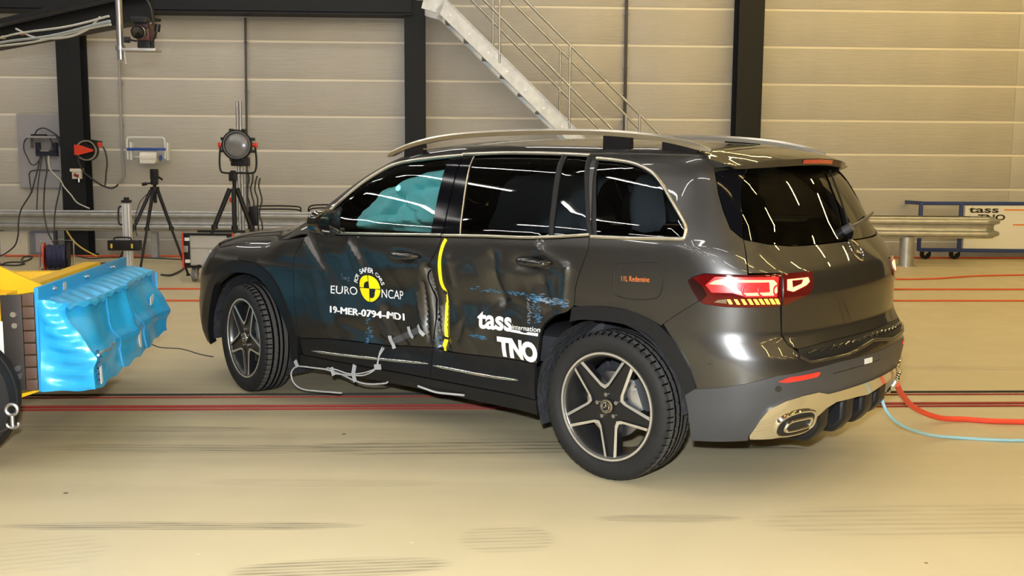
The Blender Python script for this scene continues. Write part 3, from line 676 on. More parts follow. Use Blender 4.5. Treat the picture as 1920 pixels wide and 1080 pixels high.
# emblem: ring and three pointed star
def star_badge(name, C, N, U, r, m, parent, tk=.010, ring=.10):
    N, U = Vector(N).normalized(), Vector(U).normalized(); S = U.cross(N).normalized(); U = N.cross(S); C = Vector(C); q = MB()
    q.tube([C + N * tk + (S * math.cos(a) + U * math.sin(a)) * r for a in np.linspace(0, 2 * math.pi, 33)[:-1]], r * ring, 6, closed=True)
    for a in (90, 210, 330):
        d = S * math.cos(R(a)) + U * math.sin(R(a)); e = S * math.cos(R(a + 90)) + U * math.sin(R(a + 90))
        q.add([C + N * tk * .4 + e * r * .17, C + N * tk * .4 - e * r * .17, C + d * r + N * tk * .9, C + N * tk * 1.6], [(0, 2, 3), (1, 3, 2), (0, 3, 1), (0, 1, 2)])
    return q.build(name, m, parent)
ep = body(np.array([(TC, 1.078)]), -1, 0.)[0]; en = grad(ep[None])[0]
star_badge('badge', ep, en, (0, 0, 1), .055, M_CHROME, tg)
# handle recess crease and wiper
wp = [(3.561,0.041,1.17),(3.547,0.181,1.184),(3.509,0.401,1.207),(3.442,0.648,1.223)]
q = MB(); wn = grad(np.array(wp)); c = [Vector(a) + Vector(n) * .025 for a, n in zip(wp, wn)]; q.tube(bez(c, 4), [.013 - .007 * i / 12 for i in range(13)], 8); q.cyl(Vector(wp[0]) - Vector(wn[0]) * .01, Vector(wp[0]) + Vector(wn[0]) * .04, .022, 14); q.build('rear_wiper', M_CLADGREY, tg)
wb_ = [(3.565,0.066,1.164),(3.497,0.147,1.273),(3.422,0.211,1.389),(3.371,0.266,1.45)]
q = MB(); wn = grad(np.array(wb_)); q.tube(bez([Vector(a) + Vector(n) * .010 for a, n in zip(wb_, wn)], 4), .006, 6); q.build('wiper_blade', M_CLAD, tg)
# ---- rear bumper
bt = [(3.585,0.678),(3.553,0.705),(3.53,0.746),(3.522,0.874)]
bump = [(TC, tb[-1][1] - .035)] + [(3.874,0.635),(3.642,0.634),(3.594,0.658)] + bt + lbot + [bq[1]] + [(3.147,0.702),(3.184,0.643),(3.211,0.583),(3.233,0.504)] + [(3.227,0.496),(3.329,0.521),(3.413,0.55),(3.501,0.583),(3.618,0.595),(3.796,0.606)] + [(TC, .602)]
bump = [q for q in bump if q[0] <= TC + .001]
rb = panel('rear_bumper', bump + mirt(bump)[1:-1], M_PAINT, h=.026, gap=.001)
ls = [(TC, tb[-1][1])] + [(3.793,0.7),(3.595,0.686),(3.594,0.658),(3.642,0.634),(3.874,0.635)] + [(TC, tb[-1][1] - .035)]
panel('load_sill', ls + mirt(ls)[1:-1], M_CLAD, rb, off=-.002, gap=0, flange=.01, h=.03)
for tt in np.linspace(ls[2][0] + .06, 2 * TC - ls[2][0] - .06, 17):
    zz = float(np.interp(min(tt, 2 * TC - tt), [ls[2][0], TC], [ls[2][1], ls[0][1]])) - .018
    ribbon('sill_rib', body(np.array([(tt - .022, zz - .006), (tt, zz), (tt + .022, zz + .004)]), -1, -.001), .010, .008, M_GLOSSBLACK, rb)
lip = spath([(q[0], q[1] - .004) for q in [(3.589,0.661),(3.642,0.632),(3.874,0.634)]] + [(TC, tb[-1][1] - .04)], sm=0); ribbon('bumper_lip', np.concatenate([lip, mir(lip[::-1])[1:]]), .016, .010, M_PAINT, rb)
# grey lower bumper down to the bright exhaust trim
ct = [(3.429,0.305),(3.455,0.385),(3.481,0.435),(3.539,0.469),(3.604,0.483),(3.685,0.487),(3.746,0.468),(3.949,0.469)] + [(TC, .468)]
ct = [q for q in ct if q[0] <= TC]
cb = [(3.433,0.285),(3.518,0.283),(3.619,0.291),(3.677,0.319),(3.697,0.346),(3.76,0.398),(3.819,0.416),(3.984,0.408)] + [(TC, .395)]
cb = [q for q in cb if q[0] <= TC]
lo = [(TC, .602)] + [(3.796,0.606),(3.618,0.595),(3.501,0.583),(3.413,0.55),(3.329,0.521),(3.227,0.496),(3.233,0.502)] + [(3.196,0.466),(3.21,0.394),(3.228,0.248)] + [(3.347,0.264),(3.431,0.276)] + ct
bl2 = panel('bumper_lower', lo + mirt(lo)[1:-1], M_CLADGREY, rb, off=.001, gap=.0, h=.028)
panel('exhaust_trim', ct + [(TC, .395)] + mirt(ct)[1:] + mirt(cb[::-1])[::-1][0:0] + [(2 * TC - t, z) for t, z in cb] + cb[::-1][1:], M_CHROME, rb, off=.012, gap=0, flange=.03, h=.02) if False else None
etr = ct + mirt(ct)[1:] + [(2 * TC - t, z) for t, z in cb] + cb[::-1][1:]
panel('exhaust_trim', etr, M_CHROME, rb, off=.010, gap=0, flange=.035, h=.022, bulge=.008)
rf = [(3.504,0.556),(3.544,0.575),(3.68,0.581),(3.686,0.575),(3.672,0.561),(3.535,0.552)]
for r_ in (rf, mirt(rf)): panel('reflector', r_, mat('red_reflector_glow', (.75, .02, .015), .15, coat=1., emit=(1, .03, .02), estr=.08), rb, off=.006, gap=0, flange=.006, h=.02)  # slight emission added, so the reflectors glow without being lamps
for px_ in [(3.506,0.525),(3.28,0.607)]:
    for tt, zz in (px_, (2 * TC - px_[0], px_[1])):
        c_ = body(np.array([(tt, zz)]), -1)[0]; n_ = grad(c_[None])[0]; q = MB(); q.cyl(Vector(c_) - Vector(n_) * .01, Vector(c_) + Vector(n_) * .004, .014, 16); q.build('parking_sensor', M_GLOSSBLACK if zz < .6 else M_PAINT, rb)
tw = [(4,0.589),(4.073,0.587),(4.073,0.562),(4,0.564)]; panel('sticker', tw, M_WHITE, rb, off=.004, gap=0, flange=.002, h=.02)
ribbon('tow_cover_line', spath([(3.768,0.56),(3.908,0.562),(4.167,0.559)], off=.001, sm=0), .004, .002, M_CLAD, rb)
# exhaust outlets (oval rings) in the trim
ex_o = [(3.513,0.328),(3.516,0.367),(3.542,0.398),(3.59,0.413),(3.65,0.409),(3.682,0.392),(3.691,0.361),(3.69,0.326),(3.652,0.302),(3.58,0.298),(3.528,0.307)]
ex_i = [(3.547,0.345),(3.563,0.372),(3.619,0.378),(3.657,0.376),(3.668,0.358),(3.658,0.333),(3.598,0.325),(3.559,0.326)]
M_EXH = mat('exhaust_dark', (.008, .008, .008), .6)
def loopc(L, n=5): return [tuple(v)[:2] for v in bez([(t, z, 0) for t, z in L], n, True)]
for sd in (-1, 1):
    panel('exhaust_recess', loopc(ex_o), M_EXH, rb, off=.0195, gap=0, flange=.01, h=.015, side=sd)
    for L, o_, r_ in ((ex_o, .021, .0085), (ex_i, .026, .0085)):
        q = MB(); q.tube([tuple(p) for p in body(np.array(loopc(L, 6)), sd, o_)], r_, 8, closed=True); q.build('exhaust_ring', M_CHROME, rb)
    panel('exhaust_pipe', loopc(ex_i), M_EXH, rb, off=.0225, gap=0, flange=.01, h=.015, side=sd)
# diffuser with fins
df = [(cb[4][0], cb[4][1])] + cb[5:] ; dfp = df + mirt(df)[1:] + [(2 * TC - df[0][0], .225), (df[0][0], .225)]
panel('diffuser', dfp, M_CLAD, rb, off=-.05, gap=0, flange=0, h=.05)
for y in (-.36, -.12, .12, .36):
    zt = float(np.interp(abs(y), [0, .45, .6], [.40, .375, .34])); x1 = float(rear_x(np.array(y), np.array(.36))) - .02
    q = MB(); q.prism([(x1 - .28, .21), (x1 - .05, .225), (x1 + .004, .29), (x1 + .008, zt + .02), (x1 - .2, zt + .03)], y - .062, y + .062, 'Y'); o = q.build('diffuser_fin', M_CLAD, rb)
    md = o.modifiers.new('b', 'BEVEL'); md.width = .022; md.segments = 3
# ---- tail lamps: dark red housing, glowing light guide, amber indicator blocks
M_REDDARK = mat('dark_red_lens', (.075, .0012, .002), .08, coat=1.)
M_REDGLOW = mat('tail_lamp_glow', (.9, .1, .06), .3, emit=(1, .13, .06), estr=8.)
M_REDSOFT = mat('tail_lamp_soft_glow', (.6, .02, .02), .3, emit=(1, .01, .01), estr=.22)
M_AMBER = mat('amber_indicator_glow', (.9, .5, .05), .3, emit=(1, .50, .03), estr=3.0)
lo_ = [(3.197,0.976),(3.211,0.993),(3.254,1.011),(3.328,1.012),(3.402,1.011),(3.481,1.014),(3.526,1.016),(3.522,0.879),(3.403,0.873),(3.33,0.874),(3.257,0.881),(3.237,0.894),(3.209,0.944)]
li_ = [(3.535,1.016),(3.69,1.017),(3.684,0.948),(3.663,0.921),(3.532,0.878)]
g1 = [(3.269,0.969),(3.287,0.984),(3.309,0.992),(3.426,0.992),(3.493,0.991),(3.504,0.978),(3.506,0.938),(3.491,0.925),(3.389,0.925),(3.358,0.935),(3.339,0.956),(3.319,0.968)]
g1h = [(3.351,0.98),(3.476,0.982),(3.478,0.939),(3.385,0.936),(3.368,0.948)]
g2 = [(3.552,0.991),(3.657,0.993),(3.663,0.974),(3.644,0.96),(3.576,0.937),(3.549,0.945)]
g2h = [(3.572,0.985),(3.632,0.986),(3.622,0.968),(3.573,0.954)]
so = [(3.28,0.933),(3.348,0.935),(3.395,0.918),(3.504,0.918),(3.515,1.004),(3.29,1.002),(3.258,0.964)]
sl_ = [(3.288,0.891),(3.301,0.902),(3.329,0.907),(3.331,0.888)]
amb = [[(3.331,0.906),(3.342,0.907),(3.351,0.887),(3.34,0.886)], [(3.354,0.908),(3.365,0.908),(3.376,0.886),(3.365,0.886)], [(3.377,0.909),(3.388,0.909),(3.399,0.887),(3.388,0.886)], [(3.399,0.91),(3.41,0.91),(3.421,0.887),(3.41,0.887)], [(3.419,0.91),(3.43,0.91),(3.442,0.887),(3.43,0.887)], [(3.437,0.911),(3.448,0.911),(3.461,0.887),(3.449,0.888)], [(3.456,0.911),(3.468,0.911),(3.48,0.887),(3.468,0.888)], [(3.476,0.911),(3.488,0.911),(3.501,0.887),(3.488,0.887)], [(3.496,0.911),(3.508,0.91),(3.518,0.887),(3.507,0.887)]]
for sd in (-1, 1):
    tl = panel('tail_lamp', lo_, M_REDDARK, off=.006, gap=.0, flange=.02, h=.02, side=sd)
    panel('light_guide', g1, M_REDGLOW, tl, off=.0085, gap=0, flange=.003, h=.012, side=sd, holes=[g1h])
    panel('lamp_reflector', [(3.198,0.975),(3.212,0.992),(3.247,0.959),(3.264,0.92),(3.242,0.891),(3.211,0.944)], mat('lamp_dark_maroon', (.012, .001, .002), .15, coat=.5), tl, off=.0078, gap=0, flange=0, h=.02, side=sd)
    panel('lamp_glow', so, M_REDSOFT, tl, off=.0072, gap=0, flange=0, h=.02, side=sd)
    panel('reversing_lens', sl_, M_CHROME, tl, off=.008, gap=0, flange=.003, h=.02, side=sd)
    for a_ in amb: panel('indicator_block', a_, M_AMBER, tl, off=.0085, gap=0, flange=.003, h=.02, side=sd)
    for k in range(3):
        ca = np.array([(g1h[0][0] + .05 + k * .055 - (.02 * math.cos(a)), .945 + .024 * math.sin(a)) for a in np.linspace(-1.2, 1.2, 7)]); ribbon('lamp_rib', body(ca, sd, .007), .010, .003, M_REDGLOW if k == 9 else mat('lamp_rib_red', (.5, .01, .02), .3, emit=(1, .01, .03), estr=.5), tl)
    t2 = panel('tail_lamp', li_, M_REDDARK, tg, off=.006, gap=.0, flange=.012, h=.02, side=sd)
    panel('light_guide', g2, M_REDGLOW, tg, off=.0085, gap=0, flange=.003, h=.012, side=sd, holes=[g2h])
# ---- front end (faces away from the viewer): bumper, grille, head lamps
TF = -.9 * math.pi / 2
def mirf(L): return [(2 * TF - t, z) for t, z in reversed(L)]
bct = [tuple(a) for a in body_inv(top(np.array([(-.40, bl_[-1][1])] + bc[:4]), -1), -1)]
fe = [q for q in fa_o if q[0] < -.44]
fh = [(-.44, .80), (-.40, .915)] + [(t, z - .002) for t, z in bct[1:-1]] + [(TF, bct[-1][1] - .002)]
low = [(TF, .21), (-1.1, .21), (fe[0][0] - .10, .22), (fe[0][0], .26)] + fe
full_f = fh + mirf(fh)[1:] + mirf(low)[:-1] + low
fb = panel('front_bumper', full_f, M_PAINT, h=.035)
gr = [(TF + .48, .56), (TF + .50, .80), (TF + .30, .84), (TF - .30, .84), (TF - .50, .80), (TF - .48, .56)]
panel('grille', gr, M_GLOSSBLACK, fb, off=.006, gap=0, flange=.01, h=.04)
for zz in (.64, .73): ribbon('grille_bar', spath([(TF + .47, zz), (TF, zz), (TF - .47, zz)], off=.006, sm=0), .03, .012, M_CHROME, fb)
star_badge('badge', body(np.array([(TF, .70)]), -1, .01)[0], (-1, 0, 0), (0, 0, 1), .085, M_CHROME, fb, .015)
panel('lower_intake', [(TF + .7, .28), (TF + .62, .46), (TF - .62, .46), (TF - .7, .28)], M_CLAD, fb, off=.004, gap=0, flange=.01, h=.05)
hl = [(-.53, .86), (-.60, .885), (-.80, .87), (-.90, .82), (-.86, .73), (-.70, .72), (-.55, .78)]
for sd in (-1, 1):
    h_ = panel('head_lamp', hl, mat('head_lamp_lens', (.35, .36, .38), .05, .3, coat=1.), fb, off=.005, gap=0, flange=.01, h=.03, side=sd)
# ---- door mirrors
MIRC = [(0.916,-1,1.139)][0]
for sd in (-1, 1):
    dr = [o for o in CAR.children if o.name.startswith('front_door')][0 if sd < 0 else 1]
    mc = Vector(MIRC); mc.y *= -sd; q = MB(); bm = bmesh.new(); bmesh.ops.create_uvsphere(bm, u_segments=24, v_segments=14, radius=1)
    for p_ in bm.verts:
        x, y, z = p_.co; se = lambda a, e: math.copysign(abs(a) ** e, a)
        x, y, z = se(x, .75), se(y, .7), se(z, .75); X = x * .055 + .020 * max(0, x) * (1 - abs(z)); Y = y * .080; Z = z * .080
        if x > .2: X = .045 + (x - .2) * .01
        Z *= 1 - .25 * max(0, y * sd); X += -.03 * (y * sd) * .6
        p_.co = Vector((X, Y, Z))
    bm.verts.index_update(); q.add([p_.co + mc for p_ in bm.verts], [[p_.index for p_ in f_.verts] for f_ in bm.faces], 0, True); bm.free()
    q.beam(mc + Vector((.0, -.06 * sd, -.05)), (mc.x + .02, .865 * sd, 1.095), .07, .035, bev=.01)
    q.build('door_mirror', M_GLOSSBLACK, dr)
    q = MB(); q.lathe([(0, 0), (.062, 0), (.062, .004), (0, .004)], mc + Vector((.050, 0, 0)), 'X', 24, M=Matrix.Diagonal((1, 1.0, .95))); q.build('mirror_glass', M_GLOSSBLACK, dr)
# ---- wheels
def make_wheel(loc, steer, sd, phase, camber=0.):
    W = empty('wheel', loc); W.parent = CAR; W.rotation_euler = (0, camber, steer + (math.pi if sd > 0 else 0))
    # outward is -Y in wheel space
    n = 288; hw = .112
    prof = [(.262, -.092), (.268, -.100), (.285, -.110), (.310, -.113), (.330, -.108), (.342, -.099), (.3495, -.086)]
    tread = [(.3515, -.080), (.3530, -.060), (.3530, -.059), (.3455, -.058), (.3455, -.047), (.3545, -.046), (.3550, -.021), (.3475, -.020), (.3475, -.009), (.3550, -.008)]
    full_p = prof + tread + [(r, -y) for r, y in reversed(tread)] + [(r, -y) for r, y in reversed(prof)]
    v = []; m_ = len(full_p)
    for k in range(n):
        a = 2 * math.pi * k / n
        for i, (r, y) in enumerate(full_p):
            rr = r
            if k % 5 == 0 and (5 <= i <= 8 or m_ - 9 <= i <= m_ - 6): rr -= .0045
            if k % 7 == 1 and i in (12, 13): rr -= .0035
            v.append((rr * math.cos(a), y, rr * math.sin(a)))
    f = [(k * m_ + i, k * m_ + i + 1, ((k + 1) % n) * m_ + i + 1, ((k + 1) % n) * m_ + i) for k in range(n) for i in range(m_ - 1)]
    q = MB(); q.add(v, f, 0, True); gv = {9, 10, 11, 13, 14, 15, 17, 18, 19, 21, 22, 23}; q.m = [2 if j in gv or ((k % 5 == 0) and (5 <= j <= 7 or m_ - 9 <= j <= m_ - 7)) else 1 if 6 <= j <= m_ - 8 else 0 for k in range(n) for j in range(m_ - 1)]; q.build('tyre', [M_RUBBER, M_TREAD_LIT, M_GROOVE_SHADE], W)
    rim = W
    q = MB(); q.lathe([(.262, -.094), (.256, -.0965), (.244, -.094), (.236, -.086), (.232, -.060), (.226, -.02), (.222, .06), (.236, .09), (.262, .094)], axis='Y', n=64, mi=0)
    q.build('rim_barrel', mat('rim_barrel_paint', (.10, .098, .095), .3, .8), rim)
    q = MB(); q.lathe([(.2575, -.0955), (.2575, -.0985), (.2485, -.0985), (.2475, -.0945)], axis='Y', n=80, closed=True); q.build('rim_lip', M_FACE, rim)
    # star of five double edged spokes
    def star(wt, rv, rt):
        out = []
        for k in range(5):
            a = R(90 + 72 * k) + phase; t = Vector((math.cos(a), math.sin(a))); s = Vector((-math.sin(a), math.cos(a)))
            out += [t * rt - s * wt, t * rt + s * wt]
            b = a + R(36); c = Vector((math.cos(b), math.sin(b))); e = Vector((-math.sin(b), math.cos(b)))
            out += [c * (rv + .012) - e * .022, c * rv, c * (rv + .012) + e * .022]
        return out
    o1 = star(.033, .102, .250); o2 = star(.0185, .0845, .247); o3 = star(.0155, .0810, .2455)
    def dish(p): return -.093 + .012 * max(0, 1 - p.length / .2)
    N = len(o1); v = []; 
    for ring, dy in ((o1, .045), (o1, .003), (o2, 0.), ): v += [(p.x, dish(p) + dy, p.y) for p in ring]
    f = [(r0 * N + i, r0 * N + (i + 1) % N, r0 * N + N + (i + 1) % N, r0 * N + N + i) for r0 in (0, 1) for i in range(N)]
    q = MB(); q.add(v, f[N:], 0); 
    q.build('spoke_edge', M_FACE, rim)
    q = MB(); v2 = [(p.x, dish(p), p.y) for p in o2] + [(p.x, dish(p) + .012, p.y) for p in o3]; b_ = len(v2); v2.append((0, dish(Vector((0, 0))) + .006, 0))
    f2 = [(i, (i + 1) % N, N + (i + 1) % N, N + i) for i in range(N)] + [(N + i, N + (i + 1) % N, b_) for i in range(N)]
    q.add(v2, f2); v3 = [(p.x, dish(p) + .045, p.y) for p in o1] + [(p.x, dish(p) + .003, p.y) for p in o1]; q.add(v3, [(i, (i + 1) % N, N + (i + 1) % N, N + i) for i in range(N)])
    q.build('spokes', M_RIMDARK, rim)
    q = MB(); q.lathe([(0, -.092), (.030, -.092), (.034, -.088), (.036, -.07)], axis='Y', n=28); q.build('hub_cap', mat('hub_cap_black', (.012, .012, .012), .2), rim)
    q = MB(); q.lathe([(.0345, -.0885), (.031, -.0935), (.0265, -.0935), (.0255, -.0915)], axis='Y', n=32); q.build('hub_cap_ring', mat('hub_ring_champagne', (.45, .40, .28), .35, 1.), rim)
    star_badge('badge', (0, -.092, 0), (0, -1, 0), (math.cos(R(60)) * 0 + 0, 0, 1), .020, M_CHROME, rim, .003, .09)
    for k in range(5):
        a = R(90 + 36 + 72 * k) + phase; c = Vector((math.cos(a) * .056, 0, math.sin(a) * .056)); q = MB(); q.cyl(c + Vector((0, -.086, 0)), c + Vector((0, -.06, 0)), .0095, 10); q.build('wheel_bolt', M_STEEL, rim)
    q = MB(); q.lathe([(.06, -.02), (.158, -.02), (.160, -.006), (.158, .006), (.06, .006)], axis='Y', n=48); q.lathe([(0, -.05), (.06, -.05), (.075, -.02)], axis='Y', n=32); q.build('brake_disc', M_STEEL, W)
    cal = Vector((.128, -.015, .055)) if sd < 0 else Vector((-.128, -.015, .055))
    q = MB(); Mr = Matrix.Rotation(R(-22 if sd < 0 else 22), 3, 'Y'); q.box(cal, (.07, .085, .16), Mr, bev=.014); q.box(cal + Vector((0, -.036, 0)), (.045, .02, .11), Mr, bev=.006); q.cyl(cal + Vector((0, -.05, .05)), cal + Vector((0, .02, .05)), .014, 10); q.cyl(cal + Vector((0, -.05, -.05)), cal + Vector((0, .02, -.05)), .014, 10); q.build('brake_caliper', M_CALIPER, W)
    return W
make_wheel((2.829, -.803, .352), 0, -1, R(187))
make_wheel((0, -.803, .352), -.1997, -1, R(186))
make_wheel((2.829, .803, .352), 0, 1, .3); make_wheel((0, .803, .352), -.1997, 1, .5)
# ---- wheel housings, floor pan, cabin
for sd in (-1, 1):
    for x in (0, 2.829):
        q = MB(); n = 24; v = []; f = []
        for i in range(n + 1):
            a = math.pi * ((-.16 + 1.20 * i / n) if x < 1 else (.02 + 1.10 * i / n)); v += [(x + .412 * math.cos(a), y * sd, .352 + .412 * math.sin(a)) for y in (.895 if x > 1 else .86, .80, .62, .45)]
        f = [(i * 4 + j, i * 4 + j + 1, i * 4 + 5 + j, i * 4 + 4 + j) for i in range(n) for j in range(3)]
        f += [tuple(i * 4 + 3 for i in range(n + 1))]; q.add(v, f, 0, True); q.build('wheel_liner', M_LINER)
        bpy.data.objects[-1] if False else None
for o in [o for o in bpy.data.objects if o.name.startswith('wheel_liner')]: o.parent = CAR
q = MB(); q.box((1.42, 0, .28), (1.95, 1.56, .10)); q.box((1.4, 0, .27), (4.0, .86, .10)); q.build('floor_pan', M_INT, CAR)
q = MB(); q.box((1.0, 0, .62), (.12, 1.5, .60)); q.box((.82, 0, .92), (.40, 1.52, .22), bev=.05); q.box((2.2, 0, .36), (2.4, 1.5, .06)); q.box((3.2, 0, .75), (.06, 1.3, .8)); q.build('cabin_lining', M_INT, CAR)
for x, y in ((1.42, -.37), (1.42, .37), (2.32, -.38), (2.32, .38), (2.95, -.36), (2.95, .36)):
    s_ = empty('seat', (x, y, .40)); s_.parent = CAR; k = .85 if x > 2.6 else 1
    q = MB(); q.box((-.05, 0, .12), (.52, .50, .16), bev=.05); q.build('cushion', M_SEAT, s_)
    q = MB(); q.box((.27, 0, .44 * k), (.16, .50, .62 * k), Matrix.Rotation(R(14), 3, 'Y'), bev=.06); q.build('backrest', M_SEAT, s_)
    q = MB(); q.box((.36, 0, .86 * k), (.10, .27, .17), Matrix.Rotation(R(8), 3, 'Y'), bev=.04); q.cyl((.33, -.06, .7 * k), (.345, -.06, .82 * k), .008); q.cyl((.33, .06, .7 * k), (.345, .06, .82 * k), .008); q.build('headrest', M_SEAT, s_)
# ---- deployed curtain airbags behind the side glass
def airbag(name, poly, m, off, lump, h=.016, side=-1):
    P2 = dens(poly, h); P2 = P2 if poly_area(P2) > 0 else P2[::-1]; v2, f = mesh2d(P2, h)
    d = np.sqrt(((v2[:, None, :] - P2[None]) ** 2).sum(2)).min(1); o_ = off + .045 * (1 - np.exp(-d / .035)) + lump(v2[:, 0], v2[:, 1])
    P = body(v2, side, o_); n = len(P); Bk = P.copy(); Bk[:, 1] += -side * (.0 - .06) * -1 * (1 - np.exp(-d / .05)) ; V = list(map(tuple, P))
    q = MB(); q.add(V, f, 0, True); return q.build(name, m, CAR)
ab = [(0.938,1.135),(0.97,1.105),(1.125,1.101),(1.398,1.102),(1.68,1.104),(1.659,1.454),(1.637,1.462),(1.457,1.449),(1.333,1.426),(1.255,1.4),(1.194,1.372),(1.12,1.341),(1.081,1.337),(1.042,1.33),(1.052,1.291),(1.008,1.244),(0.959,1.198),(0.932,1.156)]
def tri_pts(L): return L
ridge = [(1.173,1.109),(1.179,1.198),(1.25,1.284),(1.305,1.35),(1.39,1.396),(1.645,1.428)]
ridge2 = [(1.267,1.379),(1.365,1.293),(1.502,1.21),(1.582,1.17)]
ridge3 = [(0.985,1.116),(1.204,1.146),(1.455,1.173),(1.646,1.164)]
def lump_f(x, z):
    o_ = np.zeros_like(x)
    for L, w, hgt in ((ridge, .040, .040), (ridge2, .032, .034), (ridge3, .026, .026)):
        d = np.min([seg_dist(x, z, L[i], L[i + 1]) for i in range(len(L) - 1)], 0); o_ += hgt * np.exp(-(d / w) ** 2) - hgt * .5 * np.exp(-((d - w * 1.6) / (w * .5)) ** 2)
    return o_ + .006 * np.sin(x * 50 + z * 40) * np.sin(z * 60 - x * 15)
airbag('curtain_airbag', ab, M_AIRBAG, -.115, lump_f, .012)
def lump_r(x, z): return .022 * np.cos(x * 24) * (1 - .5 * np.cos(z * 9)) + .008 * np.sin(z * 30 + x * 9)
airbag('curtain_airbag', [(1.93, 1.13), (2.45, 1.14), (2.62, 1.15), (2.60, 1.43), (2.3, 1.45), (1.96, 1.44)], M_AIRBAG_REAR, -.15, lump_r, .025)
airbag('curtain_airbag', [(2.893,1.18),(2.956,1.164),(3.045,1.176),(3.083,1.217),(3.073,1.275),(3.031,1.368),(2.952,1.427),(2.864,1.446),(2.808,1.438),(2.834,1.328)], M_AIRBAG_REAR, -.13, lump_r, .02)
airbag('curtain_airbag', [(1.9, 1.13), (2.2, 1.13), (2.6, 1.15), (2.9, 1.16), (2.8, 1.43), (2.2, 1.44), (1.95, 1.43)], M_AIRBAG_REAR, -.17, lump_r, .04, 1)

# ================================================================== mobile deformable barrier on its yellow trolley
M_YELLOW = mat('trolley_yellow', (.78, .47, .010), .38, noise=.06, nscale=5)
M_BLUE = mat('barrier_blue_foil', (.025, .42, .86), .30, .10, coat=.25, coat_rough=.15, noise=.12, nscale=6, bump=.10, bscale=26)
M_BLUEP = mat('barrier_plate_blue', (.022, .30, .64), .35)
M_DKSTEEL = mat('dark_brown_steel', (.040, .032, .028), .5, .3)
M_ZINC = mat('zinc_bolt', (.62, .62, .62), .3, 1.)
TR = empty('barrier_trolley', (-2.445, 5.805, 0), .1222, 'yellow wheeled trolley carrying a crumpled bright blue honeycomb barrier face', 'crash trolley')
q = MB(); q.cyl((-.41, -.93, .335), (-.41, .93, .335), .04, 12); q.build('axle', M_DKSTEEL, TR); q = MB(); q.cyl((-2.2, -.93, .335), (-2.2, .93, .335), .04, 12); q.build('axle', M_DKSTEEL, TR)
BK = empty('barrier_block'); BK.parent = TR
Z0, Z1 = .338, .800; BD = .28
def crush(y, z):
    c = .030 + .10 * gauss(z, .74, .12) * (1 - .25 * np.cos(y * 3)) + .08 * gauss(y, -.30, .26) * gauss(z, .58, .16) + .10 * gauss(y, .28, .24) * gauss(z, .62, .18)
    c = c - .05 * gauss(y, .02, .07) * gauss(z, .64, .16) + .05 * gauss(y, .62, .16) * gauss(z, .55, .3) - .035 * gauss(z, .50, .035) + .06 * gauss(y, -.86, .14) * gauss(z, .72, .2)
    return np.clip(c * .72, 0, .2)
def block_pt(P):
    P = np.array(P, float); x, y, z = P[:, 0], P[:, 1], P[:, 2]; s = x / BD
    xx = x - s * crush(y, z)
    side = np.clip((-y - .80) / .05, 0, 1)
    wr = .008 * np.sin(z * 95 + 2.2 * np.sin(x * 9)) * side * s ** .5 * np.sin(np.pi * np.clip(s, 0, 1)) + .010 * side * np.sin(x * 21 + z * 13)
    topw = np.clip((z - Z1 + .02) / .02, 0, 1)
    zz = z + topw * (.008 * np.sin(y * 44 + x * 17) * s - .045 * s ** 2 - .02 * gauss(y, -.5, .2) * s) + .008 * np.sin(y * 23 + x * 31) * s * (z < Z0 + .01) + .03 * s * (1 - topw) * gauss(z, Z0, .05) * gauss(y, .85, .5)
    yy = y + wr - .03 * s * (y > .8) * np.sin(z * 20)
    return np.stack([xx, yy, zz], 1)
def grid(u, v, fn, flip=False):
    U, V_ = np.meshgrid(u, v, indexing='ij'); P = block_pt(np.array([fn(a, b) for a, b in zip(U.ravel(), V_.ravel())])); n, m = len(u), len(v)
    f = [(i * m + j, (i + 1) * m + j, (i + 1) * m + j + 1, i * m + j + 1) for i in range(n - 1) for j in range(m - 1)]; return [tuple(p) for p in P], f
XS = np.linspace(0, BD, 20); YS = np.linspace(-.85, .85, 90); ZS = np.linspace(Z0, Z1, 34)
for nm, u, v, fn in (('front_foil', YS, ZS, lambda a, b: (BD, a, b)), ('side_foil', XS, np.linspace(Z0, Z1, 70), lambda a, b: (a, -.85, b)), ('side_foil', XS, ZS, lambda a, b: (a, .85, b)), ('top_foil', XS, YS, lambda a, b: (a, b, Z1)), ('bottom_foil', XS, YS, lambda a, b: (a, b, Z0))):
    q = MB(); v_, f_ = grid(u, v, fn); q.add(v_, f_, 0, True); q.build(nm, M_BLUE, BK)
# seams between the six honeycomb blocks, torn open and bare in places
M_TORN = mat('torn_aluminium', (.62, .66, .70), .35, .9)
for pts, w in (([(BD, y, .515) for y in np.linspace(-.84, -.42, 12)], .010),):
    c = block_pt(np.array(pts)) + np.array([.004, 0, 0]); q = MB(); q.tube([tuple(a) for a in c + np.random.RandomState(3).normal(0, .004, c.shape)], [w * (.5 + .6 * random.random()) for _ in c], 5); q.build('torn_edge', M_TORN, BK)
for y0 in (-.28, .28):
    c = block_pt(np.array([(BD, y0 + .01 * math.sin(z * 30), z) for z in np.linspace(Z0 + .01, Z1 - .04, 14)])) + np.array([.002, 0, 0]); q = MB(); q.tube([tuple(a) for a in c], .004, 5); q.build('block_seam', M_BLUEP, BK)
c = block_pt(np.array([(BD, y, .51) for y in np.linspace(-.40, .82, 30)])) + np.array([.002, 0, 0]); q = MB(); q.tube([tuple(a) for a in c], .004, 5); q.build('block_seam', M_BLUEP, BK)
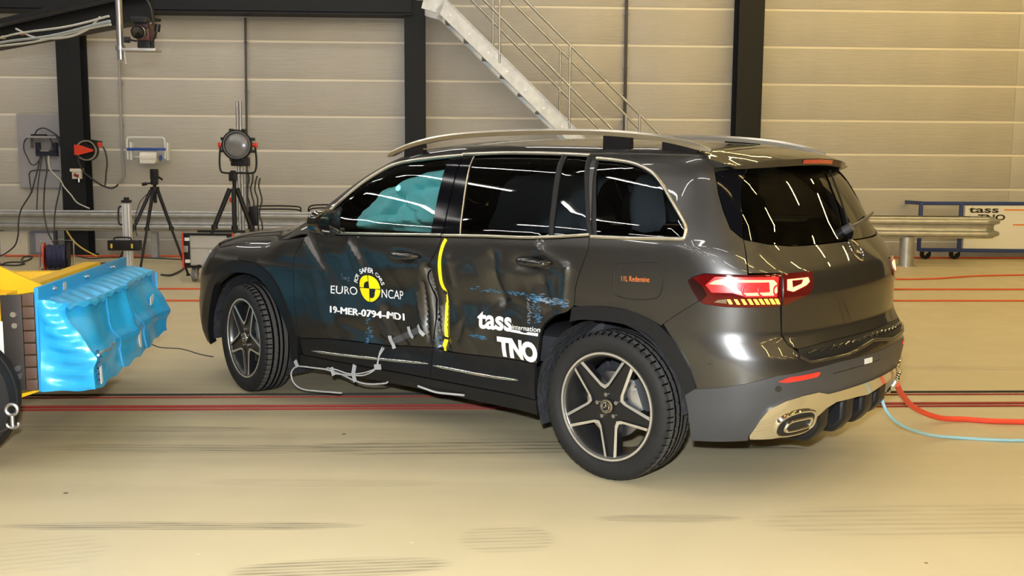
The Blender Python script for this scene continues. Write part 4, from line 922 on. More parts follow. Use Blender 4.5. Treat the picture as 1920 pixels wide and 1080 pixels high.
# open honeycomb cells in the torn near lower corner, small labels
for k in range(6):
    c = block_pt(np.array([(BD, -.80, .372 + k * .03)]))[0]; q = MB(); q.box((c[0] + .004, c[1], c[2]), (.012, .045, .02), Matrix.Rotation(.3, 3, 'Z')); q.build('honeycomb_cell', mat('open_cell_dark', (.01, .06, .12), .6), BK)
for y, z, d in ((-.76, .40, (.004, .03, .09)), (.13, .43, (.004, .05, .10)), (.66, .60, (.004, .09, .05))):
    c = block_pt(np.array([(BD, y, z)]))[0]; q = MB(); q.box((c[0] + .006, c[1], c[2]), d, Matrix.Rotation(.15, 3, 'X')); q.build('paper_label', M_WHITE, BK)
q = MB(); q.box((.17, .885, .62), (.012, .11, .27), Matrix.Rotation(.5, 3, 'Z')); q.build('foil_flap', M_BLUE, BK)
# backing plate with bolted top flange
q = MB(); q.box((-.006, 0, .60), (.012, 1.72, .52), bev=.002); q.build('backing_plate', M_BLUEP, TR)
q = MB(); q.box((.003, 0, .828), (.010, 1.72, .064), bev=.002); fl_ = q.build('top_flange', M_BLUEP, TR)
for y in (-.62, -.05, .50):
    q = MB(); q.cyl((.006, y, .828), (.014, y, .828), .016, 12); q.cyl((.012, y, .828), (.026, y, .828), .009, 6); q.build('bolt', M_ZINC, fl_)
q = MB(); q.box((.010, -.45, .822), (.002, .05, .04)); q.build('paper_label', mat('grey_label', (.45, .45, .43), .6), fl_)
# steel load cell frame behind the plate
for y in (-.845, .845): q = MB(); q.box((-.125, y, .585), (.10, .02, .48), bev=.003); q.build('end_plate', M_DKSTEEL, TR)
for k in range(8):
    q = MB(); q.box((-.045, -.84, .372 + k * .061), (.055, .03, .055), bev=.003); q.build('load_cell', mat('load_cell_brown', (.10, .055, .038), .5), TR)
for x, z in ((-.112, .73), (-.108, .675), (-.100, .42), (-.104, .46)):
    q = MB(); q.cyl((x, -.853, z), (x, -.872, z), .014, 12); q.build('bolt', M_ZINC, TR)
q = MB(); q.box((-.20, 0, .60), (.10, 1.66, .46)); q.build('cross_frame', M_YELLOW, TR)
q = MB(); q.box((-.185, -.85, .555), (.035, .012, .28)); q.build('white_label', M_WHITE, TR)
for z, a0 in ((.76, 0), (.405, 180)):
    for k in range(2):
        q = MB(); n = 8; v = [(-.185, -.862, z)] + [(-.185 + .042 * math.cos(R(a0 + 90 * k + 90 + 90 * i / n)), -.862, z + .042 * math.sin(R(a0 + 90 * k + 90 + 90 * i / n))) for i in range(n + 1)]
        v = v + [(a, b + .006, c) for a, b, c in v]; m_ = n + 2; q.add(v, [tuple(range(m_)), tuple(range(2 * m_ - 1, m_ - 1, -1))] + [(i, (i + 1) % m_, m_ + (i + 1) % m_, m_ + i) for i in range(m_)]); q.build('target_mark', M_WHITE if k == 0 else M_GLOSSBLACK, TR)
# yellow chassis: side rails, gussets, cross members
q = MB(); q.prism([(-.21, .80), (-.02, .825), (-.02, .845), (-.27, .968), (-.30, .968), (-.30, .80)], -.68, -.656, 'Y'); q.build('gusset', M_YELLOW, TR)
q = MB(); q.box((-.62, -.66, .885), (.62, .26, .11), bev=.006); q.build('deck_box', M_YELLOW, TR)
q = MB(); q.box((-.60, -.80, .80), (.60, .03, .045), bev=.004); q.build('step_rail', M_YELLOW, TR)
for y in (-.80, .80):
    q = MB(); q.prism([(-.215, .30), (-.215, .80), (-.30, .80), (-.30, .27), (-.25, .255), (-.02, .335), (-.02, .345)], y - .03, y + .03, 'Y'); q.build('frame_leg', M_YELLOW, TR)
    q = MB(); q.beam((-.30, y, .70), (-2.6, y, .70), .10, .15, bev=.006); q.build('side_rail', M_YELLOW, TR)
    q = MB(); q.beam((-.30, y, .30), (-.48, y, .30), .06, .05, bev=.004); q.build('side_rail', M_YELLOW, TR)
for x in (-.42, -1.4, -2.5):
    q = MB(); q.beam((x, -.80, .64), (x, .80, .64), .12, .20, bev=.008); q.build('cross_member', M_YELLOW, TR)
q = MB(); q.box((-1.4, 0, .55), (1.6, .9, .30), bev=.02); q.build('ballast_box', M_YELLOW, TR)
q = MB(); q.cyl((-.30, -.80, .56), (-.95, -.80, .40), .045, 14); q.build('steering_link', mat('grey_tube', (.09, .09, .10), .5), TR)
M_TYRE2 = M_RUBBER
for x in (-.41, -2.2):
    for y in (-.97, .97):
        w = empty('trolley_wheel', (x, y, .335)); w.parent = TR
        q = MB(); q.lathe([(.19, -.09), (.23, -.105), (.29, -.105), (.325, -.085), (.335, -.05), (.335, -.02), (.325, -.015), (.325, -.005), (.335, 0), (.335, .05), (.325, .085), (.29, .105), (.23, .105), (.19, .09)], axis='Y', n=48); q.build('tyre', M_TYRE2, w)
        q = MB(); q.lathe([(0, -.06), (.08, -.06), (.14, -.04), (.19, -.09), (.20, -.085), (.20, .085), (.19, .09), (.14, .02), (0, .02)], axis='Y', n=32); q.build('rim', mat('trolley_rim', (.45, .45, .45), .4, .8), w)
# shackle and hook hanging from the frame
sh = [(-2.377,4.72,0.305),(-2.376,4.72,0.222)]
_ti = TR.matrix_basis.inverted() if False else (Matrix.Translation((-2.445, 5.805, 0)) @ Matrix.Rotation(.1222, 4, 'Z')).inverted()
a_, b_ = _ti @ Vector(sh[0]), _ti @ Vector(sh[1])
q = MB(); q.tube([a_ + Vector((.026 * math.cos(t), 0, .026 * math.sin(t))) for t in np.linspace(0, 2 * math.pi, 17)[:-1]], .009, 8, closed=True); q.build('shackle', M_STEEL, TR)
q = MB(); q.tube([a_ + Vector((0, 0, -.03)), (a_ + b_) / 2, b_], .010, 8); q.tube([b_ + Vector((.026 * math.cos(t), 0, .012 + .018 * math.sin(t))) for t in np.linspace(-3.4, .4, 12)], .008, 8); q.build('snap_hook', M_STEEL, TR)
q = MB(); q.tube(bez([b_ + Vector((-.02, 0, -.005)), b_ + Vector((-.07, 0, -.03)), b_ + Vector((-.14, .02, -.045))], 5), .006, 6); q.build('chain', M_DKSTEEL, TR)

# ================================================================== decals on the doors
def text_mesh(txt, bold=0., spacing=1.): return TXT[(txt, bold, spacing)]
def on_body(name, uv, f, m, parent, off=.003, side=-1):
    P = body(uv, side, off); q = MB(); q.add([tuple(a) for a in P], f, 0, True); o = q.build(name, m, parent, smooth=False); return o
def place_text(txt, bl, br, tl, m, parent, name, bold=0., spacing=1., off=.003, fat=0.):
    """lay text on the door: bl, br, tl are the body coordinates of its lower left, lower right and upper left corners"""
    v, f, lo, hi = text_mesh(txt, bold, spacing); u = (v - lo) / (hi - lo); bl, br, tl = map(np.array, (bl, br, tl))
    uv = bl + u[:, :1] * (br - bl) + u[:, 1:] * (tl - bl); n = len(uv)
    if fat: uv = np.concatenate([uv + np.array([dx * fat, dz * fat]) for dx, dz in ((-1, 0), (0, 0), (1, 0), (0, .6))]); f = [tuple(i + k * n for i in t) for k in range(4) for t in f]
    return on_body(name, uv, f, m, parent, off)
M_DECALW = mat('white_vinyl', (.86, .86, .85), .5)
M_DECALY = mat('yellow_vinyl', (.93, .76, .0), .5)
M_DECALK = mat('black_vinyl', (.012, .012, .012), .4)
FD = [o for o in CAR.children if o.name == 'front_door'][0]; RD = [o for o in CAR.children if o.name == 'rear_door'][0]
c4 = [(0.872,0.721),(1.079,0.727),(0.873,0.768)]; place_text('EURO', *c4, M_DECALW, FD, 'sticker_lettering', .0)
c4 = [(1.268,0.727),(1.442,0.73),(1.268,0.776)]; place_text('NCAP', *c4, M_DECALW, FD, 'sticker_lettering', .0)
c4 = [(0.855,0.605),(1.437,0.612),(0.856,0.644)]; place_text('19-MER-0794-MD1', *c4, M_DECALW, FD, 'sticker_lettering', .0, 1., .003, .0035)
cc = np.array([(1.181,0.773)][0]); rx = (np.array([(1.252,0.773)][0]) - np.array([(1.095,0.77)][0]))[0] / 2; rz_ = (np.array([(1.184,0.849)][0]) - np.array([(1.187,0.696)][0]))[1] / 2
def ring_poly(r0, r1, a0, a1, n=14):
    a = np.radians(np.linspace(a0, a1, n)); o_ = [cc + np.array([rx * r1 * math.cos(t), rz_ * r1 * math.sin(t)]) for t in a]
    i_ = [cc + np.array([rx * r0 * math.cos(t), rz_ * r0 * math.sin(t)]) for t in a]; v = np.array(o_ + i_); return v, [(k, k + 1, n + k + 1, n + k) for k in range(n - 1)]
v, f = ring_poly(.0, 1.06, 0, 360, 40); on_body('sticker_disc', v, f, M_DECALK, FD, .0022)
for a0, r0 in ((2, .02), (92, .55), (182, .02), (272, .55)):
    v, f = ring_poly(r0, 1.0, a0, a0 + 86); on_body('sticker_segment', v, f, M_DECALY, FD, .0036)
arc = 'FOR SAFER CARS'; n_ = len(arc)
for i, ch in enumerate(arc):
    if ch == ' ': continue
    a = R(163 - 146 * (i + .2) / (n_ - .6)); v, f, lo, hi = text_mesh(ch, .014); ctr = (lo[0] + hi[0]) / 2; s = rx * .50
    X = (v[:, 0] - ctr) * s; Y = (v[:, 1]) * s; c, d = math.cos(a - math.pi / 2), math.sin(a - math.pi / 2); rr = 1.22
    U = cc[0] + rx * rr * math.cos(a) + X * c - Y * d; W_ = cc[1] + rz_ * rr * math.sin(a) + X * d + Y * c
    on_body('sticker_lettering', np.stack([U, W_], 1), f, M_DECALW, FD)
c4 = [(1.991,0.63),(2.228,0.636),(1.997,0.723)]; place_text('tass', *c4, M_DECALW, RD, 'sticker_lettering', .03)
c4 = [(2.231,0.653),(2.44,0.663),(2.234,0.677)]; place_text('internation', *c4, M_DECALW, RD, 'sticker_lettering', .008)
v = np.array([(2.214,0.636),(2.427,0.642),(2.43,0.657),(2.231,0.65)]); v2_ = dens(v, .03); on_body('sticker_bar', v2_, [tuple(range(len(v2_)))], M_DECALW, RD)
c4 = [(2.124,0.498),(2.423,0.503),(2.12,0.603)]; place_text('TNO', *c4, M_DECALW, RD, 'sticker_lettering', .06, .95)
# yellow measuring tape with dark ticks
tape = [(1.799,1.087),(1.781,1.045),(1.765,0.977),(1.756,0.873),(1.766,0.799),(1.757,0.705),(1.751,0.609),(1.746,0.549),(1.727,0.487),(1.71,0.39)]
flat = [(-.5, -.1), (-.5, .5), (.5, .5), (.5, -.1)]
tp = ribbon('measuring_tape', spath(tape, off=.002, h=.01, sm=4), .022, .003, mat('yellow_tape', (.95, .80, .01), .5), CAR, prof=flat)
for z_ in [(1.766,0.799),(1.745,0.549)]:
    c_ = body(np.array([(z_[0] - .012, z_[1] + .004), (z_[0] + .012, z_[1] - .004)]), -1, .005); ribbon('tape_tick', c_, .018, .002, M_DECALK, CAR, prof=flat)
# orange handwriting on the fuel flap, grey foil tape, blue foil rubbed off on the doors
c4 = [(2.904,0.951),(3.038,0.957),(2.904,0.975)]; place_text('11L Redemine', *c4, mat('orange_marker', (.85, .20, .03), .6), CAR, 'marker_writing', -.012, 1., .004)
M_DUCT = mat('grey_cloth_tape', (.36, .37, .38), .6); M_BAND = mat('dark_grey_band', (.055, .056, .06), .7)
ribbon('tape_band', spath([(1.331,0.481),(1.43,0.523),(1.582,0.582)], off=.006, sm=0), .035, .004, M_BAND, FD, prof=flat)
for p_ in ([(1.325,0.515),(1.329,0.478),(1.345,0.442)], [(1.475,0.583),(1.487,0.542),(1.505,0.523)], [(1.562,0.603),(1.582,0.573),(1.6,0.549)]): ribbon('tape_piece', spath(p_, off=.010, sm=3), .022, .003, M_DUCT, FD, prof=flat)
M_RUB = mat('blue_paint_rub', (.04, .15, .27), .5, noise=.5, nscale=60)
M_RUB2 = mat('pale_scrape', (.25, .29, .33), .5, .4, noise=.4, nscale=70)
rs = np.random.RandomState(5)
def scuff(pts, n, spread, m, parent, name='paint_scuff', ln=.03):
    q = MB(); L = dens(pts, .01, False); A = []
    for _ in range(n):
        c = L[rs.randint(len(L))] + rs.normal(0, spread, 2); a = rs.normal(0, .25); l = ln * (.3 + rs.rand()); w = .0008 + .0018 * rs.rand(); d = np.array([math.cos(a), math.sin(a)]); e = np.array([-d[1], d[0]])
        A += [c - d * l - e * w * .3, c - e * w, c + d * l, c + e * w]
    q.add([tuple(t) for t in body(np.array(A), -1, .0022)], [(4 * k, 4 * k + 1, 4 * k + 2, 4 * k + 3) for k in range(n)])
    return tag(q.build(name, m, parent), kind='stuff')
scuff([(1.97,0.838),(2.12,0.835),(2.356,0.84)], 50, .006, M_RUB, RD, ln=.016)
scuff([(2.374,0.833),(2.423,0.822),(2.505,0.818),(2.597,0.821)], 80, .010, M_RUB, RD, ln=.018); scuff([(2.423,0.827),(2.483,0.816),(2.603,0.824)], 60, .008, M_RUB2, RD, ln=.018)
scuff([(2.401,0.82),(2.404,0.745),(2.425,0.708)], 60, .012, M_RUB, RD, ln=.012); scuff([(2.356,0.821),(2.36,0.701)], 40, .005, M_RUB2, RD, ln=.012)
scuff([(1.948,0.589),(2.039,0.585)], 22, .006, M_RUB, RD); scuff([(1.16,0.589),(1.155,0.508),(1.136,0.43)], 60, .014, M_RUB, FD, ln=.012); scuff([(0.963,0.821),(1.023,0.814)], 20, .010, M_RUB2, FD, ln=.008)
scuff([(2.347,0.469),(2.355,0.402)], 24, .010, M_RUB, RD, ln=.014); scuff([(1.671,0.563),(1.671,0.488)], 18, .008, M_RUB, RD, ln=.014)
# ---- measuring cable taped under the sill
CB = empty('measuring_cable', label='thin grey measuring cable looped and taped along the crushed door sill', cat='cable')
CB.location = (-1.146, 7.1597, 0); CB.rotation_euler = (0, 0, -.6993)
M_CABLE = mat('grey_cable', (.42, .42, .42), .5)
def cable_on(name, pts, off, r, m, parent, n=6):
    P = np.array(bez(pts, n)); q = MB(); q.tube([tuple(a) for a in P], r, 6); return q.build(name, m, parent)
k1 = [(0.903,-0.865,0.122),(0.654,-0.865,0.098),(0.525,-0.865,0.092),(0.453,-0.865,0.118),(0.427,-0.865,0.166),(0.445,-0.865,0.202),(0.503,-0.865,0.23),(0.658,-0.865,0.241),(0.769,-0.865,0.246),(0.905,-0.865,0.235),(1.028,-0.865,0.214),(1.14,-0.865,0.211),(1.275,-0.865,0.234),(1.307,-0.865,0.247)]
cable_on('cable', k1, 0, .005, M_CABLE, CB); k2 = [(0.81,-0.895,0.256),(0.815,-0.895,0.266),(0.893,-0.895,0.267),(0.989,-0.895,0.258),(1.073,-0.895,0.266),(1.175,-0.895,0.293),(1.247,-0.895,0.327),(1.261,-0.895,0.369),(1.275,-0.895,0.414),(1.298,-0.895,0.45)]
cable_on('cable', k2, 0, .004, M_CABLE, CB); k3 = [(0.854,-0.895,0.239),(0.941,-0.895,0.245),(1.045,-0.895,0.253),(1.151,-0.895,0.271),(1.238,-0.895,0.317),(1.256,-0.895,0.356),(1.27,-0.895,0.395),(1.311,-0.895,0.446)]
cable_on('cable', k3, 0, .004, M_CABLE, CB); k4 = [(1.526,-0.84,0.251),(1.593,-0.84,0.243),(1.675,-0.84,0.237),(1.795,-0.84,0.246),(1.873,-0.84,0.252)]; cable_on('cable', k4, 0, .006, M_CABLE, CB)
for p_ in ([(0.513,-0.9,0.273),(0.538,-0.9,0.236)], [(0.85,-0.895,0.274),(0.873,-0.895,0.229)], [(1.066,-0.9,0.319),(1.051,-0.9,0.261),(1.069,-0.9,0.219)], [(1.246,-0.91,0.332),(1.299,-0.91,0.339)]):
    q = MB(); P = np.array(p_)
    for i in range(len(P) - 1): q.beam(P[i], P[i + 1], .004, .028, up=(1, 0, 0)) if abs(P[i][2] - P[i + 1][2]) > .02 else q.beam(P[i], P[i + 1], .004, .03)
    q.build('tape_piece', M_DUCT, CB)

# ================================================================== steelwork along the back wall
M_DARKCOL = mat('dark_column_paint', (.0085, .0095, .011), .55, spec=.25); M_GALV = mat('galvanised_steel', (.46, .46, .45), .42, .75, noise=.12, nscale=9)
M_GALVD = mat('galvanised_dull', (.34, .34, .35), .55, .5, noise=.15, nscale=14)
def column(s, w, d, label):
    o = empty('steel_column', tuple(wallpt(s, 0, 0)), WA, label, 'column')
    for nm, c, dm in (('flange', (0, -d + .012, 3.9), (w, .024, 7.8)), ('web', (0, -d / 2, 3.9), (.03, d - .04, 7.8)), ('flange', (0, -.05, 3.9), (w, .024, 7.8)), ('base_plate', (0, -d / 2, .015), (w + .1, d, .03))):
        q = MB(); q.box(c, dm); q.build(nm, M_DARKCOL, o)
    return o
COL_L = column(-1.20, .36, .36, 'black steel column at the left carrying the hose reel')
column(4.14, .32, .34, 'black steel column in the middle behind the car bonnet and roof')
column(9.46, .40, .38, 'black steel column right of the staircase behind the car roof')
# horizontal beam between the left and middle columns
bo = empty('roof_beam', tuple(wallpt(0, 0, 0)), WA, 'black steel beam along the top of the back wall', 'beam')
for nm, c, dm in (('flange', (-1.6, -.22, 3.80), (11.4, .34, .03)), ('web', (-1.6, -.22, 4.10), (11.4, .03, .60)), ('flange', (-1.6, -.22, 4.40), (11.4, .34, .03)), ('cover_plate', (-1.6, -.36, 4.08), (11.4, .02, .50))):
    q = MB(); q.box(c, dm); q.build(nm, M_BLACKSTEEL, bo)
# ---- guard rail: W shaped steel beam on posts, ending in a rounded nose
GA, GB = Vector((-11, 15.98, 0)), Vector((7.0, 15.18, 0)); gd = (GB - GA).normalized(); gn = Vector((gd.y, -gd.x, 0))
GR = empty('guard_rail', label='long galvanised W profile guard rail in front of the back wall', cat='guard rail')
prof = [(0, .745), (.012, .742), (.02, .725), (.075, .702), (.082, .685), (.082, .668), (.075, .650), (.02, .628), (.012, .60), (.012, .57), (.02, .545), (.075, .522), (.082, .505), (.082, .488), (.075, .470), (.02, .447), (.012, .430), (0, .427)]
def rail_section(a, b, nm):
    q = MB(); v = [a + gn * x + Vector((0, 0, z)) for x, z in prof] + [b + gn * x + Vector((0, 0, z)) for x, z in prof]; n = len(prof)
    v += [p - gn * .004 for p in v]
    f = [(i, i + 1, n + i + 1, n + i) for i in range(n - 1)] + [(2 * n + i, 3 * n + i, 3 * n + i + 1, 2 * n + i + 1) for i in range(n - 1)] + [(0, n, 3 * n, 2 * n), (n - 1, 3 * n - 1, 4 * n - 1, 2 * n - 1)]
    q.add(v, f, 0, True); return q.build(nm, M_GALV, GR)
Lg = (GB - GA).length; ns = 5
for i in range(ns): rail_section(GA + gd * (Lg * i / ns) - gn * (.004 * (i % 2)), GA + gd * (Lg * (i + 1) / ns + .08) - gn * (.004 * (i % 2)), 'rail_section')
# rounded end: half turn about a vertical axis, to a second rail behind
q = MB(); n = len(prof); v = []; m_ = 14
for k in range(m_ + 1):
    a = math.pi * k / m_; c = GB - gn * .22
    for x, z in prof: v.append(c + gn * math.cos(a) * (.22 + x) + gd * math.sin(a) * (.22 + x) * 1.2 + Vector((0, 0, z)))
f = [(k * n + i, k * n + i + 1, (k + 1) * n + i + 1, (k + 1) * n + i) for k in range(m_) for i in range(n - 1)]; q.add(v, f, 0, True); o = q.build('rounded_end', M_GALV, GR); md = o.modifiers.new('s', 'SOLIDIFY'); md.thickness = .004
gB2 = GB - gn * .44
q = MB(); v = [gB2 - gn * x + Vector((0, 0, z)) for x, z in prof] + [gB2 - gd * 3.2 - gn * x + Vector((0, 0, z)) for x, z in prof]; q.add(v, [(i, i + 1, n + i + 1, n + i) for i in range(n - 1)], 0, True); o = q.build('rail_section', M_GALV, GR); md = o.modifiers.new('s', 'SOLIDIFY'); md.thickness = .004
for t in (2.9, 5.4, 7.9, 10.4, 12.9, 16.15):
    p_ = GA + gd * t - gn * .09
    q = MB(); q.box(p_ + Vector((0, 0, .36)), (.10, .006, .72)); q.box(p_ - gn * .08 + Vector((0, 0, .36)), (.10, .006, .72)); q.box(p_ - gn * .04 + Vector((0, 0, .36)), (.006, .08, .72)); q.box(p_ - gn * .04 + Vector((0, 0, .006)), (.26, .24, .012)); q.build('post', M_GALVD, GR)
    q = MB(); q.cyl(p_ + gn * .085 + Vector((0, 0, .585)), p_ + gn * .115 + Vector((0, 0, .585)), .018, 8); q.build('bolt', M_ZINC, GR)
pp = [(5.954,15,0.041)][0]; q = MB(); q.cyl((pp[0], 15.28, 0), (pp[0], 15.28, .44), .105, 20); q.lathe([(.105, .012), (.15, .012), (.15, 0)], (pp[0], 15.28, 0), 'Z', 20); q.build('round_post', M_GALV, GR)
for px0, px1 in ((472, 563), (580, 640)):      # bent wire hoops over the rail
    P = [(-4.077,15.82,0.727),(-4.025,15.82,0.818),(-3.361,15.82,0.822),(-3.304,15.82,0.748)] if px0 == 472 else [(-3.175,15.8,0.75),(-3.107,15.8,0.841),(-2.66,15.8,0.844),(-2.611,15.8,0.753)]
    q = MB(); q.tube(bez(P, 5), .012, 6); q.tube([Vector(a) + Vector((0, 0, -.05)) for a in bez(P, 5)], .012, 6); q.build('wire_hoop', M_BLACKSTEEL, GR)
# ---- steel staircase
SY = .95
def W3(L, off=0.): return [Vector(a) for a in L]
ST = empty('staircase', tuple(wallpt(6.1, .6, 0)), WA, 'galvanised steel staircase with tubular handrails rising to the upper left', 'staircase')
_si = (Matrix.Translation(wallpt(6.1, .6, 0)) @ Matrix.Rotation(WA, 4, 'Z')).inverted()
sa, sb = [_si @ Vector(a) for a in [(-1.056,15.592,3.826),(0.784,15.672,2.047)]]
dirv = (sb - sa).normalized(); foot = sa + dirv * (sa.z / -dirv.z) ; up_ = Vector((-dirv.z, 0, dirv.x)); up_ = up_ if up_.z > 0 else -up_
for yy, nm in ((sa.y, 'stringer'), (sa.y + .75, 'stringer')):
    a = Vector((sa.x, yy, sa.z)) - dirv * .05; b = Vector((foot.x, yy, 0.02)) ; q = MB(); q.beam(a, b, .012, .23, up=(0, 0, 1)); q.beam(a + up_ * .105, b + up_ * .105, .07, .012); q.beam(a - up_ * .105, b - up_ * .105, .07, .012); q.build(nm, M_GALV, ST)
    q = MB(); q.beam(a + Vector((.03, 0, -.02)), a + Vector((-.26, 0, .06)), .012, .24); q.beam(a + Vector((-.26, 0, .06)), a + Vector((-.27, 0, 2.0)), .012, .2, up=(1, 0, 0)); q.build('landing_bracket', M_GALV, ST)
nt_ = 14; L_ = (foot - sa).length
for k in range(nt_):
    c = sa + dirv * (L_ * (k + .5) / nt_); q = MB(); q.box((c.x, sa.y + .375, c.z - .02), (.24, .73, .035)); q.box((c.x + .12, sa.y + .375, c.z - .035), (.012, .73, .06)); q.build('tread', M_GALVD, ST)
    q = MB(); q.cyl((c.x - .03, sa.y - .012, c.z + .02), (c.x - .03, sa.y + .01, c.z + .02), .014, 8); q.build('bolt', M_ZINC, ST)
def rail_pts(L, y): 
    out = [_si @ Vector(a) for a in L]; return [Vector((p.x, y, p.z)) for p in out]
near_top = [_si @ Vector(a) for a in [(0.174,15.646,3.943),(0.874,15.676,3.276),(2.194,15.734,2.017)]]; near_mid = [_si @ Vector(a) for a in [(-0.442,15.619,3.935),(0.709,15.669,2.815),(1.537,15.705,2.021)]]
far_top = [_si @ Vector(a) for a in [(-0.052,16.386,4.059),(0.902,16.428,3.147),(2.058,16.478,2.042)]]; far_mid = [_si @ Vector(a) for a in [(-0.664,16.36,4.051),(0.762,16.422,2.704),(1.387,16.449,2.062)]]
for L in (near_top, near_mid, far_top, far_mid):
    d_ = (L[2] - L[0]).normalized(); zend = .95 if L in (near_top, far_top) else .5
    e_ = L[0] + d_ * ((L[0].z - zend) / -d_.z); s_ = L[0] - d_ * 1.5; q = MB(); q.cyl(s_, e_, .021, 10); q.build('handrail', M_GALV, ST)
def post(px, L, yoff):
    d_ = L[2] - L[0]; t = (px - L[0].x) / d_.x; tp = L[0] + d_ * t; zb = sa.z + (px - sa.x) * dirv.z / dirv.x; q = MB(); q.cyl((px, tp.y, max(zb, .0)), (px, tp.y, tp.z), .020, 10); q.build('rail_post', M_GALV, ST)
for P, L in (([(-0.21,15.629,3.154),(0.859,15.675,3.165),(1.939,15.723,3.177)], near_top), ([(-0.326,16.374,3.234),(0.744,16.421,3.245),(1.81,16.468,3.256)], far_top)):
    for a in P: post((_si @ Vector(a)).x, L, 0)
# ---- conduits on the back wall
M_COND = mat('dark_conduit', (.06, .055, .05), .5); M_CONDG = mat('grey_conduit', (.30, .29, .27), .5)
def wall_pipe(name, L, r, m, label, clips=4):
    o = empty(name, label=label, cat='pipe'); q = MB(); q.tube(L, r, 8); q.build('pipe', m, o)
    a, b = Vector(L[0]), Vector(L[-1])
    for k in range(clips):
        p = Vector(L[0]).lerp(Vector(L[1]), (k + .5) / clips); q = MB(); q.box(p + Vector((0, .02, 0)), (r * 4, .03, .03)); q.build('clip', M_GALVD, o)
    return o
pl = [(-4.238,16.414,3.768),(-4.28,16.412,0.724)]; wall_pipe('conduit', pl, .018, M_COND, 'thin dark conduit down the wall behind the studio spotlight')
pl = [(1.808,16.678,4.116),(1.815,16.678,2.004)]; wall_pipe('conduit', pl, .026, M_COND, 'dark drain pipe down the wall behind the staircase handrails', 5)
pl = [(-6.219,16.327,3.728),(-6.24,16.326,1.735),(-6.223,16.327,1.313),(-6.243,16.326,1.228),(-6.313,16.323,1.159)]; wall_pipe('conduit', pl, .020, M_CONDG, 'grey conduit down the wall right of the left column ending at the air hose', 3)
# ---- grey board with shelf, network box and cables
M_GREYBOARD = mat('grey_board', (.30, .29, .31), .6); M_BLACKPL = mat('black_plastic', (.008, .008, .009), .45, spec=.3)
bd = [(-7.861,16.266,1.075),(-7.156,16.296,2.24)]; bc_ = (Vector(bd[0]) + Vector(bd[1])) / 2
BO = empty('wall_board', tuple(bc_), WA, 'grey mounting board with shelf and network box beside the left column', 'wall board')
_bi = (Matrix.Translation(bc_) @ Matrix.Rotation(WA, 4, 'Z')).inverted(); wv = bd[1][0] - bd[0][0]; hv = bd[1][2] - bd[0][2]
q = MB(); q.box((0, 0, 0), (abs(wv), .03, hv)); q.build('board', M_GREYBOARD, BO)
s3, s4 = [_bi @ Vector(a) for a in [(-7.663,16.184,1.874),(-7.175,16.205,1.878)]]; q = MB(); q.box(((s3.x + s4.x) / 2, -.12, s3.z), (s4.x - s3.x, .2, .03)); q.build('shelf', M_GREYBOARD, BO)
q = MB(); q.box((s3.x + .05, -.08, s3.z - .09), (.012, .12, .16)); q.build('shelf_bracket', M_GREYBOARD, BO)
q = MB(); q.box(((s3.x + s4.x) / 2 - .05, -.13, s3.z + .03), (.22, .10, .03), bev=.005); q.box(((s3.x + s4.x) / 2 + .06, -.13, s3.z + .022), (.34, .03, .012)); q.build('power_strip', M_BLACKPL, BO)
n0, n1 = [_bi @ Vector(a) for a in [(-7.555,16.229,1.575),(-7.225,16.243,1.711)]]; cx = (n0.x + n1.x) / 2
q = MB(); q.box((cx, -.05, (n0.z + n1.z) / 2 - .02), (n1.x - n0.x, .08, .09)); q.box((n0.x + .03, -.05, n1.z + .0), (.06, .08, .16)); q.box((n1.x - .03, -.05, n1.z), (.06, .08, .16)); q.build('socket_box', mat('navy_plastic', (.012, .014, .035), .4), BO)
q = MB(); q.box((cx - .02, -.10, (n0.z + n1.z) / 2 + .02), (.13, .02, .025)); q.build('connector', M_ZINC, BO)
def wall_cable(L, r, m, label, d=.0):
    q = MB(); q.tube(bez(L, 7), r, 6); return tag(q.build('cable', m), label, 'cable')
M_CAB = mat('dark_cable', (.030, .030, .032), .5); M_CABG = mat('pale_cable', (.50, .49, .44), .5); M_CABY = mat('yellow_cable', (.55, .38, .06), .5); M_CABR = mat('red_rubber_cable', (.40, .03, .015), .45)
wall_cable([(-7.554,16.169,1.891),(-7.5,16.171,1.983),(-7.399,16.176,2.017),(-7.294,16.18,1.968),(-7.183,16.185,1.877),(-7.165,16.186,1.727)], .011, M_CAB, 'black power lead arching over the shelf of the grey wall board')
wall_cable([(-7.646,16.185,1.874),(-7.716,16.182,1.807),(-7.73,16.181,1.682),(-7.679,16.183,1.548),(-7.634,16.185,1.456),(-7.568,16.188,1.44),(-7.489,16.192,1.533),(-7.462,16.193,1.583)], .010, M_CAB, 'black cable looping down the left edge of the grey wall board')
wall_cable([(-7.332,16.199,1.877),(-7.294,16.2,1.802),(-7.299,16.2,1.701),(-7.344,16.198,1.634)], .009, M_CAB, 'short black lead from shelf down to the network box')
wall_cable([(-7.182,15.55,1.571),(-7.242,15.55,1.353),(-7.281,15.55,1.231),(-7.357,15.55,1.012),(-7.516,15.55,0.767),(-7.567,15.55,0.579),(-7.586,15.55,0.375),(-7.643,15.55,0.21),(-7.781,15.55,0.094),(-7.882,15.55,0.044)], .011, M_CAB, 'leftmost black cable hanging from the network box across the guard rail')
wall_cable([(-7.463,16.213,1.575),(-7.541,16.21,1.179),(-7.57,16.208,0.926),(-7.589,16.207,0.705)], .009, M_CAB, 'dark cable hanging straight behind the guard rail under the network box')
wall_cable([(-7.087,15.5,1.571),(-7.072,15.5,1.37),(-7.115,15.5,1.152),(-7.147,15.5,0.828),(-7.141,15.5,0.625),(-7.102,15.5,0.422),(-7.028,15.5,0.259),(-6.967,15.5,0.169)], .011, M_CAB, 'black cable from the network box over the guard rail to the cable reel')
